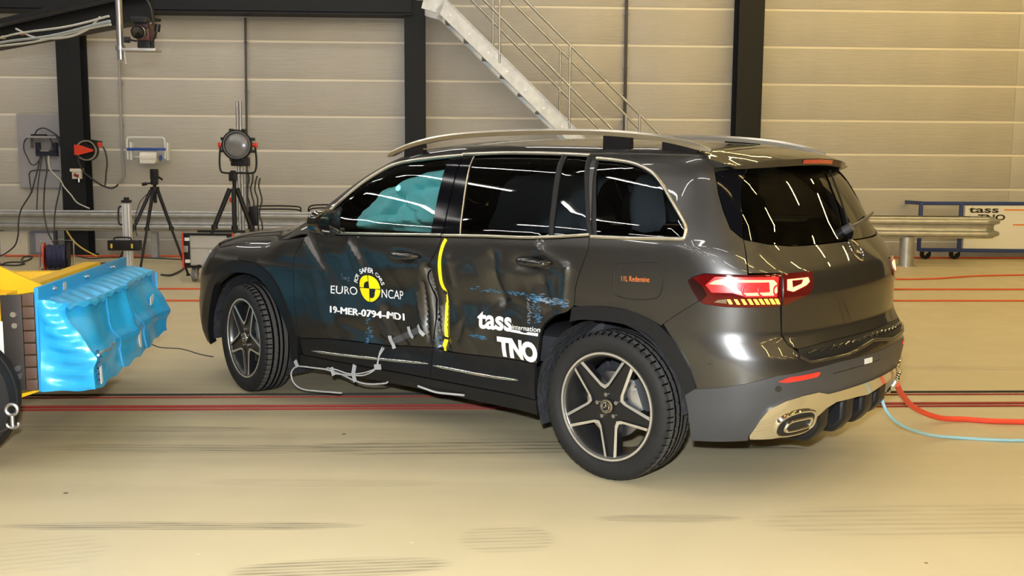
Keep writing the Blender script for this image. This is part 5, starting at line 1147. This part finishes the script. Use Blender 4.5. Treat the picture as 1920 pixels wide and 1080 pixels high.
wall_cable([(-6.814,15.42,1.276),(-6.856,15.42,1.075),(-6.935,15.42,0.776),(-6.962,15.42,0.55),(-6.967,15.42,0.29)], .010, M_CAB, 'dark cable with a plug hanging over the guard rail beside the left column')
wall_cable([(-6.965,15.34,1.578),(-6.958,15.34,1.395),(-6.867,15.34,1.276),(-6.806,15.34,1.221),(-6.755,15.34,1.117),(-6.656,15.34,0.998),(-6.565,15.34,0.878),(-6.383,15.34,0.791)], .010, M_CABG, 'pale cable sweeping from the network box across the left column')
wall_cable([(-6.71,15.26,0.456),(-6.613,15.26,0.304),(-6.481,15.26,0.191),(-6.324,15.26,0.104),(-6.269,15.26,0.08)], .012, M_CABY, 'yellow cable drooping from under the guard rail to the floor')
wall_cable([(-7.217,16.264,1.349),(-7.65,16.245,1.347),(-7.692,16.243,1.178),(-7.668,16.244,0.992)], .009, M_CAB, 'thin cable run square across the lower part of the grey board')
# white cabinet and grey boxes standing under the guard rail
c0, c1 = [(-8.06,16.037,0.017),(-7.626,16.056,0.399)]; q = MB(); q.box(((c0[0] + c1[0]) / 2, c0[1], c1[2] / 2 + .0), (c1[0] - c0[0], .22, c1[2]), bev=.01); q.box(((c0[0] + c1[0]) / 2 + .1, c0[1] - .115, c1[2] * .6), (.02, .012, .10)); tag(q.build('wall_cabinet', mat('cream_paint', (.62, .58, .48), .5)), 'low cream cabinet under the guard rail at the far left', 'cabinet')
c0, c1 = [(-7.651,16.105,0.031),(-7.267,16.121,0.397)]; bx = empty('distribution_box', ((c0[0] + c1[0]) / 2, c0[1], 0), WA, 'grey floor distribution box with pale door under the guard rail', 'electrical box')
q = MB(); q.box((0, 0, c1[2] / 2), (c1[0] - c0[0], .2, c1[2]), bev=.006); q.build('housing', mat('grey_blue_paint', (.20, .21, .26), .5), bx)
q = MB(); q.box((.06, -.105, c1[2] * .55), ((c1[0] - c0[0]) * .72, .015, c1[2] * .75), bev=.004); q.build('door', mat('pale_lilac_paint', (.42, .41, .46), .5), bx)
# ---- hose reel, switch box on the left column
hr = [(-6.614,15.87,1.667)][0]; HR = empty('hose_reel', tuple(hr), WA, 'round black air hose reel with red arm on the left column', 'hose reel')
q = MB(); q.lathe([(0, .02), (.16, .02), (.16, .10), (0, .10)], axis='Y', n=32); q.box((.10, .09, .12), (.18, .14, .08), Matrix.Rotation(.15, 3, 'Y')); q.build('drum', M_BLACKPL, HR)
q = MB(); q.lathe([(.158, .01), (.158, -.015), (.138, -.015), (.138, .01)], axis='Y', n=36, closed=True); q.build('rim_ring', M_SATIN, HR)
q = MB(); q.prism([(-.17, -.07), (-.17, .085), (-.10, .085), (.12, .012), (.12, -.012), (-.10, -.07)], -.045, -.02, 'Y'); q.build('arm', mat('red_paint', (.62, .04, .012), .4), HR)
q = MB(); q.box((.21, .0, .09), (.06, .06, .07), bev=.008); q.build('hose_guide', mat('red_paint', (.62, .04, .012), .4), HR)
wall_cable([(-6.344,15.841,1.726),(-6.307,15.843,1.636),(-6.289,15.844,1.48),(-6.312,15.843,1.316),(-6.325,15.842,1.192),(-6.336,15.842,1.126)], .013, M_CAB, 'black air hose hanging from the reel with a red tip')
wall_cable([(-6.681,15.727,1.583)] + [(-6.703,15.786,1.478)] + [(-6.661,15.848,1.338),(-6.543,15.853,1.232),(-6.401,15.859,1.134)] + [(-6.361,16.111,1.079)] + [(-6.335,16.262,1.101),(-6.3,16.264,1.135)], .014, M_CAB, 'black air hose looping from the reel to the grey wall conduit')
sb_ = [(-6.799,15.932,1.271)][0]; SBX = empty('switch_box', tuple(sb_), WA, 'cream isolator switch box with red knob on the left column', 'switch box')
q = MB(); q.box((0, 0, .02), (.14, .07, .13), bev=.006); q.box((0, -.01, .09), (.19, .08, .05), bev=.006); q.build('housing', mat('cream_paint', (.62, .58, .48), .5), SBX)
q = MB(); q.box((0, -.045, .01), (.075, .03, .045), Matrix.Rotation(.4, 3, 'Y'), bev=.006); q.build('knob', mat('red_knob', (.22, .02, .015), .4), SBX)
q = MB(); q.cyl((.02, 0, -.04), (.02, 0, -.10), .014, 8); q.build('cable_gland', M_ZINC, SBX)
# ---- paper roll dispenser on the wall
pd = [(-5.792,16.236,1.694)][0]; PD = empty('paper_dispenser', tuple(pd), WA, 'white wire paper roll dispenser with blue tear bar on the wall', 'dispenser')
M_WWIRE = mat('white_wire', (.72, .72, .70), .4)
q = MB(); q.tube(bez([(-.30, -.05, -.16), (-.305, -.05, .12), (-.29, -.05, .17), (-.24, -.05, .185), (.20, -.05, .185), (.27, -.05, .165), (.285, -.05, .11), (.285, -.05, -.15)], 5), .014, 8); q.build('hoop', M_WWIRE, PD)
for x in (-.25, .32): q = MB(); q.box((x, .02, -.03), (.03, .14, .28), bev=.006); q.build('side_arm', M_WWIRE, PD)
q = MB(); q.box((0, -.08, -.0), (.60, .03, .045), bev=.004); q.build('tear_bar', mat('blue_plastic', (.02, .06, .30), .4), PD)
q = MB(); q.cyl((-.24, -.02, -.12), (.33, -.02, -.12), .010, 8); q.build('spindle', M_ZINC, PD)
q = MB(); q.lathe([(.02, -.10), (.095, -.10), (.095, .16), (.02, .16)], (0, -.02, -.12), 'X', 28); q.box((.02, -.10, -.18), (.24, .004, .08)); q.build('paper_roll', mat('paper', (.74, .71, .66), .8), PD)
q = MB(); q.box((.21, -.05, -.13), (.035, .06, .09), bev=.01); q.build('clamp', mat('blue_plastic', (.02, .06, .30), .4), PD)
# ================================================================== equipment on the floor
def tripod(root, top_z, spread, feet_dirs, r, m, mid=.45):
    """three telescopic legs from a collar at top_z, each a part"""
    for k, a in enumerate(feet_dirs):
        d = Vector((math.cos(a), math.sin(a), 0)); t = d * .05 + Vector((0, 0, top_z)); f_ = d * spread + Vector((0, 0, .015)); mdl = t.lerp(f_, mid)
        q = MB(); q.tube([t, mdl], [r * 1.5, r * 1.4], 8); q.tube([mdl, f_], [r, r], 8); q.cyl(mdl + Vector((0, 0, .02)), mdl - Vector((0, 0, .03)), r * 2, 8); q.lathe([(0, 0), (r * 2, 0), (r * 1.4, .03)], f_ - Vector((0, 0, .015)), 'Z', 10); q.build('leg', m, root)
bs = [(-4.777,13.6,0.092)][0]
TP = empty('camera_tripod', (bs[0], 13.6, 0), 0, 'black camera tripod with extended legs below the paper roll dispenser', 'tripod')
tripod(TP, 1.12, .56, (R(200), R(-28), R(-95)), .016, M_BLACKPL)
q = MB(); q.cyl((0, 0, .95), (0, 0, 1.22), .022, 10); q.cyl((0, 0, 1.10), (0, 0, 1.16), .06, 12); q.build('centre_column', M_BLACKPL, TP)
q = MB(); q.box((0, 0, 1.33), (.09, .09, .14), bev=.01); q.box((0, 0, 1.23), (.07, .12, .08), bev=.01); q.cyl((-.13, -.05, 1.20), (0, 0, 1.22), .012, 8); q.cyl((-.15, -.06, 1.195), (-.09, -.035, 1.205), .022, 8); q.cyl((.06, 0, 1.29), (.11, -.02, 1.26), .015, 8); q.build('pan_head', M_BLACKPL, TP)
q = MB(); q.tube(bez([(-.06, -.02, 1.1), (-.2, -.02, .95), (-.27, -.03, .7), (-.25, -.03, .5)], 6), .006, 6); q.build('cord', M_CAB, TP)
# aluminium measuring post with a black box
bs = [(-4.365,11.5,0.058)][0]
PO = empty('measuring_post', (bs[0], 11.5, 0), 0, 'white aluminium profile post with a black instrument box clamped on', 'post')
M_ALU = mat('white_aluminium_profile', (.66, .66, .68), .35, .4)
q = MB(); q.box((0, 0, .52), (.085, .085, 1.0), bev=.006)
for x in (-.022, .022): q.box((x, -.043, .52), (.008, .006, 1.0), mi=1)
q.build('profile', [M_ALU, M_GALVD], PO)
q = MB(); q.box((0, 0, 1.045), (.09, .09, .03), bev=.006); q.cyl((0, 0, 1.05), (0, 0, 1.09), .03, 10); q.build('end_cap', M_BLACKPL, PO)
q = MB(); q.tube(bez([(-.042, 0, .98), (-.09, 0, .97), (-.095, 0, .80), (-.042, 0, .78)], 5), .010, 8); q.build('grip', M_BLACKPL, PO)
q = MB(); q.box((0, -.10, .555), (.36, .10, .115), bev=.012); q.build('instrument_box', M_BLACKPL, PO)
q = MB(); q.tube(bez([(-.11, -.10, .60), (-.105, -.10, .64), (.06, -.10, .64), (.07, -.10, .60)], 5), .009, 8); q.build('box_handle', M_BLACKPL, PO)
for x in (-.13, .10): q = MB(); q.box((x, -.153, .55), (.022, .008, .05), bev=.003); q.build('latch', mat('brass_latch', (.62, .42, .05), .4), PO)
q = MB(); q.box((0, 0, .01), (.30, .30, .02), bev=.004); q.build('foot_plate', M_BLACKPL, PO)
# studio spotlight on a stand, steel mast behind it
bs = [(-3.701,13.7,1.723)][0]
SP = empty('studio_spotlight', (bs[0], 13.7, 0), 0, 'black studio spotlight with round lens and red knobs on a tripod', 'spotlight')
zc = bs[2]
q = MB(); q.lathe([(0, .26), (.10, .26), (.15, .20), (.19, .05), (.20, -.02), (.205, -.05), (.185, -.06), (.165, -.05)], (.02, 0, zc), 'Y', 36); q.box((.03, .08, zc - .22), (.22, .2, .12), bev=.02)
for k in range(8): q.box((.02 + .21 * math.cos(R(45 * k + 22)), .02, zc + .21 * math.sin(R(45 * k + 22))), (.04, .16, .04), bev=.008)
q.build('lamp_housing', M_BLACKPL, SP)
q = MB(); q.lathe([(0, -.075), (.06, -.07), (.12, -.058), (.16, -.04), (.165, -.03)], (.02, 0, zc), 'Y', 36); q.build('lens', mat('frosted_lens', (.20, .20, .21), .22, .2, coat=.6), SP)
q = MB(); q.lathe([(.165, -.035), (.172, -.062), (.180, -.062), (.186, -.05)], (.02, 0, zc), 'Y', 40); q.build('lens_ring', M_STEEL, SP)
for s_ in (-1, 1): q = MB(); q.cyl((.02 + s_ * .20, 0, zc), (.02 + s_ * .245, 0, zc), .028, 8); q.box((.02 + s_ * .25, 0, zc), (.03, .03, .07), bev=.008); q.build('tilt_knob', mat('red_paint', (.62, .04, .012), .4), SP)
q = MB(); q.tube(bez([(-.21, 0, zc), (-.23, 0, zc - .2), (-.22, 0, zc - .33), (-.17, 0, zc - .37), (.02, 0, zc - .37), (.20, 0, zc - .37), (.25, 0, zc - .33), (.265, 0, zc - .2), (.25, 0, zc)], 4), .013, 8); q.build('yoke', M_BLACKPL, SP)
q = MB(); q.cyl((-.04, 0, zc - .62), (-.04, 0, zc - .34), .025, 10); q.box((-.05, -.02, zc - .42), (.10, .08, .12), bev=.015); q.cyl((-.05, -.07, zc - .36), (-.05, -.02, zc - .36), .025, 10); q.build('stand_head', M_BLACKPL, SP)
SL = empty('stand_legs'); SL.parent = SP; SL.location = (-.05, 0, 0)
tripod(SL, zc - .58, .52, (R(195), R(-20), R(-75)), .022, M_BLACKPL)
q = MB(); q.cyl((-.05, -.06, zc - .70), (-.05, -.06, zc - .76), .045, 10); q.build('red_band', mat('red_paint', (.62, .04, .012), .4), SP)
for k in range(4):
    q = MB(); x0 = .13 + .05 * k; pts = [(x0 + .02 * math.sin(i * 1.7 + k), .05 + .02 * k, zc - .35 - .1 * i - .03 * k) for i in range(11)]; q.tube(bez(pts, 4), .011, 6); q.build('cord', M_CAB, SP)
q = MB(); q.box((.19, .08, zc - .95), (.12, .08, .26), bev=.015); q.build('ballast_unit', M_BLACKPL, SP)
ms = [(-3.817,14.3,2.336)][0]; MS = empty('lamp_mast', (ms[0], 14.3, 0), 0, 'slim bright steel mast standing behind the studio spotlight', 'mast')
for x in (-.022, .022): q = MB(); q.cyl((x, 0, .02), (x, 0, ms[2]), .019, 12); q.build('tube', M_STEEL, MS)
q = MB(); q.box((0, 0, .01), (.4, .4, .02)); q.build('foot_plate', M_BLACKPL, MS)
# flight case on castors
f0, f1 = [(-4.096,12.6,0.195),(-3.479,12.6,0.599)]; FC = empty('flight_case', ((f0[0] + f1[0]) / 2, 12.9, 0), 0, 'grey flight case with red and black edges on castors by the car bonnet', 'flight case')
w_ = f1[0] - f0[0]; zb, zt = f0[2], f1[2]
q = MB(); q.box((0, 0, (zb + zt) / 2), (w_ - .06, .56, zt - zb - .05)); q.build('panel_body', mat('pale_grey_laminate', (.44, .43, .41), .45), FC)
for z in (zb, zt):
    for y in (-.29, .29): q = MB(); q.beam((-w_ / 2, y, z), (w_ / 2, y, z), .03, .03); q.build('edge_profile', M_BLACKPL, FC)
for s_ in (-1, 1):
    q = MB(); q.box((s_ * (w_ / 2 - .04), -.285, (zb + zt) / 2), (.075, .03, zt - zb), bev=.004); q.build('corner_post', M_BLACKPL, FC)
    q = MB(); q.box((s_ * (w_ / 2 + .005), -.29, (zb + zt) / 2), (.022, .035, zt - zb + .03)); q.build('red_edge', mat('red_paint', (.62, .04, .012), .4), FC)
    for z in (zb + .07, zt - .06): q = MB(); q.box((s_ * (w_ / 2 - .05), -.303, z), (.06, .01, .04)); q.build('corner_bracket', M_WHITE, FC)
q = MB(); q.box((0, -.283, (zb + zt) / 2 + .03), (w_ - .06, .008, .008)); q.build('lid_seam', M_STEEL, FC)
q = MB(); q.box((-w_ / 2 + .03, -.31, (zb + zt) / 2 + .02), (.06, .015, .08), bev=.004); q.build('latch', M_STEEL, FC)
for x, y in ((-w_ / 2 + .10, -.2), (w_ / 2 - .12, -.2), (-w_ / 2 + .26, .2), (w_ / 2 - .1, .2)):
    cs = empty('castor', (x, y, 0)); cs.parent = FC
    q = MB(); q.lathe([(.02, -.02), (.085, -.022), (.09, -.01), (.09, .01), (.085, .022), (.02, .02)], (0, 0, .09), 'X', 24); q.build('wheel', mat('grey_castor_rubber', (.16, .16, .16), .6), cs)
    q = MB(); q.lathe([(0, -.026), (.06, -.024), (.062, .024), (0, .026)], (0, 0, .09), 'X', 20); q.build('hub', mat('pale_hub', (.55, .55, .52), .4), cs)
    q = MB(); q.box((.03, 0, .13), (.006, .05, .10)); q.box((-.03, 0, .13), (.006, .05, .10)); q.box((0, 0, .185), (.07, .07, .012)); q.build('fork', M_ZINC, cs)
# cable reel on the floor behind the barrier
cr = [(-6.237,13.843,0)][0]; CRL = empty('cable_reel', (cr[0], cr[1], 0), .3, 'portable cable reel with dark blue cable and red end on the floor behind the barrier', 'cable reel')
q = MB(); q.lathe([(.06, -.12), (.16, -.12), (.17, -.09), (.155, -.06), (.17, -.03), (.155, 0), (.17, .03), (.155, .06), (.17, .09), (.16, .12), (.06, .12)], (0, 0, .20), 'X', 28); q.build('cable_winding', mat('navy_cable', (.012, .016, .06), .5), CRL)
for x in (-.15, .15): q = MB(); q.lathe([(.0, -.008), (.19, -.008), (.19, .008), (0, .008)], (x, 0, .20), 'X', 28); q.build('flange', mat('red_paint', (.62, .04, .012), .4) if x < 0 else M_BLACKPL, CRL)
q = MB(); q.tube(bez([(-.20, -.14, .012), (-.20, .14, .012), (.22, .14, .012), (.22, -.14, .012)], 5), .012, 8); q.tube([(.22, -.14, .012), (.22, 0, .42), (-.20, 0, .42), (-.20, -.14, .012)], .012, 8); q.build('stand', M_STEEL, CRL)
jb = [(-6.609,14.6,0.244)][0]; q = MB(); q.box((jb[0], 14.6, .09), (.16, .16, .18), bev=.012); q.box((jb[0], 14.6, .20), (.20, .04, .03), bev=.006); tag(q.build('junction_box', M_BLACKPL), 'small black junction box on the floor behind the cable reel', 'electrical box')
# cables lying on the floor
def floor_cable(L, r, m, label, name='cable', lift=0.):
    q = MB(); q.tube([Vector((p.x, p.y, r + lift)) for p in bez(L, 8)], r, 6); return tag(q.build(name, m), label, 'cable')
floor_cable([(-7.293,14.371,0),(-7.433,14.838,0),(-7.297,14.929,0),(-7.099,14.697,0),(-7.108,14.46,0),(-7.331,14.524,0),(-7.485,14.754,0)], .012, M_CAB, 'coil of black cable on the floor at the far left edge')
floor_cable([(-6.535,13.547,0),(-6.413,13.623,0),(-6.293,13.426,0),(-6.329,13.291,0),(-5.981,12.99,0),(-5.793,13,0)], .011, M_CAB, 'black cable snaking on the floor behind the yellow trolley')
floor_cable([(-6.026,13.243,0),(-5.855,13.252,0),(-5.937,13.86,0),(-5.901,14.691,0)], .011, M_CAB, 'black cable on the floor running behind the blue barrier flange', lift=.022)
floor_cable([(-6.666,15.484,0),(-6.293,15.076,0),(-6.126,15.257,0),(-5.654,15.287,0),(-5.202,15.145,0),(-4.874,14.999,0)], .011, M_CAB, 'long dark cable on the floor between post and flight case', lift=.045)
floor_cable([(-4.637,13.32,0),(-4.505,13.262,0),(-4.508,13.527,0),(-4.563,13.94,0),(-4.667,14.377,0)], .014, M_CAB, 'thick black cable curving on the floor to the flight case')
floor_cable([(-7.377,15.177,0),(-7.592,15.694,0),(-7.613,15.878,0),(-7.506,15.792,0),(-7.364,15.439,0),(-7.299,15.182,0),(-7.274,15.014,0)], .012, M_CAB, 'loop of dark cable on the floor below the grey distribution box', lift=.0)
floor_cable([(-3.001,8.259,0),(-2.829,8.043,0),(-2.636,7.977,0),(-2.419,7.754,0),(-2.285,7.648,0)], .004, M_CAB, 'thin dark wire on the floor between blue barrier and front wheel')
# straight red cables stretched over the floor across the hall
M_REDC = mat('red_floor_cable', (.25, .020, .014), .5); M_REDO = mat('orange_red_floor_cable', (.60, .09, .02), .5); M_SLOT = mat('dark_floor_slot', (.02, .015, .012), .6)
def across(p, x0, x1, r, m, label, dz=0.):
    x, y = p[0], p[1]; tn = math.tan(R(2.5)); q = MB(); q.cyl((x0, y + (x0 - x) * tn, r + dz), (x1, y + (x1 - x) * tn, r + dz), r, 6); return tag(q.build('floor_cable', m), label, 'cable')
a = [(-1.812,6.037,0)][0]; across(a, -15, 17, .008, M_REDC, 'nearest red tow cable stretched across the floor under the car')
a = [(-1.793,5.97,0)][0]; across(a, -15, 17, .006, M_REDC, 'thin red line just in front of the nearest tow cable')
a = [(-1.907,6.36,0)][0]; across(a, -15, 17, .007, M_SLOT, 'black tow cable stretched across the floor behind the nearest red one')
a = [(-1.887,6.292,0)][0]; across(a, -15, 17, .005, M_REDC, 'fine red line just in front of the black tow cable')
a = [(-3.559,10.821,0)][0]; across(a, -15, 17, .010, M_REDO, 'red cable across the yellow floor behind the front wheel')
a = [(5.452,12.255,0)][0]; across(a, -15, 17, .011, M_REDO, 'red cable across the yellow floor level with the far tail lamp')
a = [(6.152,13.853,0)][0]; q = MB(); L = [(4.504,13.307,0),(5.021,13.334,0),(5.611,13.429,0),(6.346,13.797,0),(7.091,13.974,0),(7.815,14.083,0)]; floor_cable(L, .012, M_REDO, 'farthest red cable bending slightly on the yellow floor at right')
a = [(-5.582,16.014,0)][0]; across(a, -15, 17, .016, M_REDO, 'orange cable along the foot of the back wall')
hs = [(2.117,5.4,0.255)] + [(2.275,5.6,0.128)] + [(2.478,5.75,0.036)] + [(p[0], p[1], .016) for p in [(2.655,5.795,0),(2.792,5.755,0),(3.002,5.742,0),(3.34,5.738,0)]]
q = MB(); q.tube(bez([(2.04, 5.27, .335)] + hs, 8), .016, 8); tag(q.build('hose', mat('red_hose', (.75, .07, .03), .4)), 'thick red hose running from the rear bumper to the right edge', 'hose')
hs = [(1.904,5.12,0.301),(1.941,5.12,0.217)] + [(2.047,5.2,0.132)] + [(2.253,5.35,0.041)] + [(p[0], p[1], .009) for p in [(2.454,5.407,0),(2.639,5.368,0),(2.809,5.361,0),(3.125,5.357,0)]]
q = MB(); q.tube(bez(hs, 8), .009, 8); tag(q.build('cable', mat('pale_blue_cable', (.30, .52, .58), .45)), 'pale blue cable curving from under the rear bumper to the right edge', 'cable')
# ================================================================== sign cart at the right
cz = [(6.576,16.375,0.911),(7.24,16.404,0.914),(8.676,16.467,0.15),(6.804,16.385,0.111)]
CT = empty('sign_cart', tuple(Vector((cz[0][0], cz[0][1], 0))), WA, 'blue framed cart with white lettered board behind the guard rail end', 'cart')
_ci = (Matrix.Translation((cz[0][0], cz[0][1], 0)) @ Matrix.Rotation(WA, 4, 'Z')).inverted(); M_NAVY = mat('navy_frame', (.02, .045, .17), .4)
zt, zb = cz[0][2], .14; x1 = (_ci @ Vector(cz[1])).x; x2 = (_ci @ Vector(cz[2])).x + .6
for nm, a, b in (('frame_bar', (0, 0, zt), (x2, 0, zt)), ('frame_bar', (0, 0, zb + .02), (x2, 0, zb)), ('frame_post', (0, 0, zb), (0, 0, zt)), ('frame_post', (x1, 0, zb), (x1, 0, zt)), ('frame_post', (x2, 0, zb), (x2, 0, zt)), ('frame_bar', (0, .7, zt), (x2, .7, zt)), ('frame_bar', (0, 0, zt), (0, .7, zt)), ('frame_bar', (x2, 0, zt), (x2, .7, zt))):
    q = MB(); q.beam(a, b, .05, .06, up=(0, 0, 1) if nm == 'frame_bar' else (0, 1, 0), bev=.006); q.build(nm, M_NAVY, CT)
q = MB(); q.box(((x1 + x2) / 2 + .03, -.01, (zb + zt) / 2), (x2 - x1 - .06, .012, zt - zb - .07)); bd_ = q.build('board', mat('white_board', (.72, .70, .64), .5), CT)
def flat_text(txt, key, x, z, w, h, m, parent):
    v, f, lo, hi = TXT[key]; u = (v - lo) / (hi - lo); q = MB(); q.add([(x + a * w, -.0185, z + b * h) for a, b in u], f); return q.build('lettering', m, parent)
tz = [(7.355,16.409,0.76),(7.851,16.431,0.848),(7.512,16.416,0.64),(7.964,16.436,0.736)]; ta, tb_, tc_, td = [_ci @ Vector(a) for a in tz]
flat_text('tass', ('tass', .02, 1.), ta.x, ta.z, tb_.x - ta.x, tb_.z - ta.z, M_DECALK, bd_); flat_text('TNO', ('TNO', .03, 1.), tc_.x, tc_.z, td.x - tc_.x, td.z - tc_.z, M_DECALK, bd_)
for z, xa in ((ta.z + .05, tb_.x + .04), (ta.z - .19, tb_.x + .2)): q = MB(); q.box(((xa + x2) / 2, -.018, z), (x2 - xa - .1, .004, .022)); q.build('stripe', mat('orange_stripe', (.75, .22, .04), .5), bd_)
for x in (.16, x1 - .02, x2 - .2):
    cs = empty('castor', (x, .10, 0)); cs.parent = CT; q = MB(); q.lathe([(.03, -.025), (.085, -.025), (.085, .025), (.03, .025)], (0, 0, .085), 'Y', 20); q.build('wheel', M_BLACKPL, cs); q = MB(); q.box((0, 0, .13), (.07, .07, .06), bev=.008); q.build('fork', M_ZINC, cs)
# ================================================================== boom with high speed camera, upper left
ba = Vector([(-4.956,9.6,2.573)][0]); bb = Vector([(-2.694,7.5,2.632)][0]); bb.z = ba.z
BM = empty('camera_boom', tuple(bb), 0, 'black overhead boom with bundled cables at the upper left', 'boom')
d_ = ba - bb; n_ = Vector((-d_.y, d_.x, 0)).normalized(); n_ = n_ if n_.y < 0 else -n_; far = d_ * 3.2
q = MB(); q.beam(-d_ * .06, far, .02, .17); q.build('web', M_BLACKSTEEL, BM)
for z in (-.085, .085): q = MB(); q.beam(Vector((0, 0, z)) - d_ * .06, far + Vector((0, 0, z)), .12, .018); q.build('flange', M_BLACKSTEEL, BM)
q = MB(); q.beam(n_ * -.30 + Vector((0, 0, .24)) - d_ * .2, far + n_ * -.30 + Vector((0, 0, .24)), .06, .05); q.build('guide_tube', M_BLACKSTEEL, BM)
for k, (z, r, m) in enumerate(((-.095, .010, M_CABG), (-.075, .012, mat('grey_hose', (.33, .36, .36), .5)), (-.03, .009, M_CABG))):
    pts = [d_ * t + n_ * (.075 + .006 * k) + Vector((0, 0, z + .012 * math.sin(9 * t + k))) for t in np.linspace(.10, 2.2, 40)]; q = MB(); q.tube(bez(pts, 3), r, 6); q.build('cable_bundle', m, BM)
for t in (.62, .75, .88, 1.0): q = MB(); q.box(d_ * t + n_ * .07 + Vector((0, 0, -.02)), (.03, .03, .03), bev=.006); q.build('cable_clip', M_CABY if int(t * 100) % 2 else mat('red_clip', (.4, .12, .08), .5), BM)
c_ = [d_ * .66 + n_ * .07 + Vector((0, 0, .03)), d_ * .52 + n_ * .08 + Vector((0, 0, -.08)), d_ * .34 + n_ * .08 + Vector((0, 0, -.12)), d_ * .22 + n_ * .08 + Vector((0, 0, -.09)), d_ * .15 + n_ * .08 + Vector((0, 0, -.02))]
q = MB(); q.tube(bez(c_, 6), .009, 6); q.build('cable_bundle', M_CABG, BM)
pa = Vector([(-2.656,7,2.61)][0]); pb = Vector([(-2.656,7,2.167)][0]); pa.x = pb.x
HC = empty('highspeed_camera', tuple(pb), 0, 'high speed camera on a bracket hung from a bright steel pole', 'camera'); HC.scale = (1.22, 1.22, 1.22)
q = MB(); q.cyl((0, 0, 0), (0, 0, (7.88 - pb.z) / 1.22), .018, 14); q.cyl((0, 0, .05), (0, 0, .075), .026, 14); q.build('pole', M_STEEL, HC)
q = MB(); q.box((.115, 0, .052), (.19, .10, .014), bev=.003); q.cyl((.03, -.03, .05), (.045, -.05, -.03), .006, 6); q.build('bracket_plate', M_GALV, HC)
q = MB(); q.box((.145, 0, .155), (.075, .13, .09), Matrix.Rotation(R(12), 3, 'X'), bev=.01); q.build('camera_body', mat('dark_red_body', (.06, .014, .012), .4), HC)
q = MB(); q.box((.142, -.075, .205), (.085, .06, .03), bev=.004); q.box((.142, -.06, .185), (.08, .02, .05), bev=.004); q.build('lens_hood', M_BLACKPL, HC)
q = MB(); Ml = Matrix.Rotation(R(12), 3, 'X'); q.lathe([(0, .0), (.030, -.004), (.034, .03), (.034, .09)], Vector((.142, -.12, .135)), 'Y', 24, M=Ml); q.build('lens', M_GLOSSBLACK, HC)
q = MB(); q.lathe([(.034, .0), (.037, -.004), (.037, .02), (.034, .022)], Vector((.142, -.122, .135)), 'Y', 24, M=Ml, closed=True); q.build('lens_ring', M_STEEL, HC)
q = MB(); q.box((.142, 0, .085), (.07, .08, .05), bev=.006); q.cyl((.145, -.02, .055), (.145, -.02, .08), .012, 10); q.build('tilt_head', M_BLACKPL, HC)
q = MB(); q.cyl((.10, -.02, .10), (.06, -.03, .105), .006, 8); q.cyl((.065, -.03, .105), (.035, -.035, .106), .017, 12); q.build('lock_lever', M_BLACKPL, HC)
q = MB(); q.cyl((.18, -.02, .08), (.215, -.03, .155), .006, 8); q.cyl((.215, -.03, .15), (.222, -.03, .19), .016, 12); q.build('lock_lever', M_BLACKPL, HC)
q = MB(); q.tube(bez([(.02, -.01, .36), (.09, -.02, .38), (.17, -.02, .31), (.185, 0, .22), (.175, .03, .17)], 7), .005, 6); q.build('cord', M_CAB, HC)
q = MB(); q.box((0, 0, pa.z - pb.z - .02), (.09, .09, .12), bev=.01); q.build('pole_clamp', M_STEEL, HC)
q = MB(); rd_ = Vector([(-3.607,15.68,0.612)][0]); q.lathe([(0, -.004), (.035, -.004), (.035, .004), (0, .004)], rd_, 'Y', 14); tag(q.build('reflector', mat('red_reflector_glow', (.75, .02, .015), .15)), 'small red reflector disc on the guard rail above the bonnet', 'reflector')
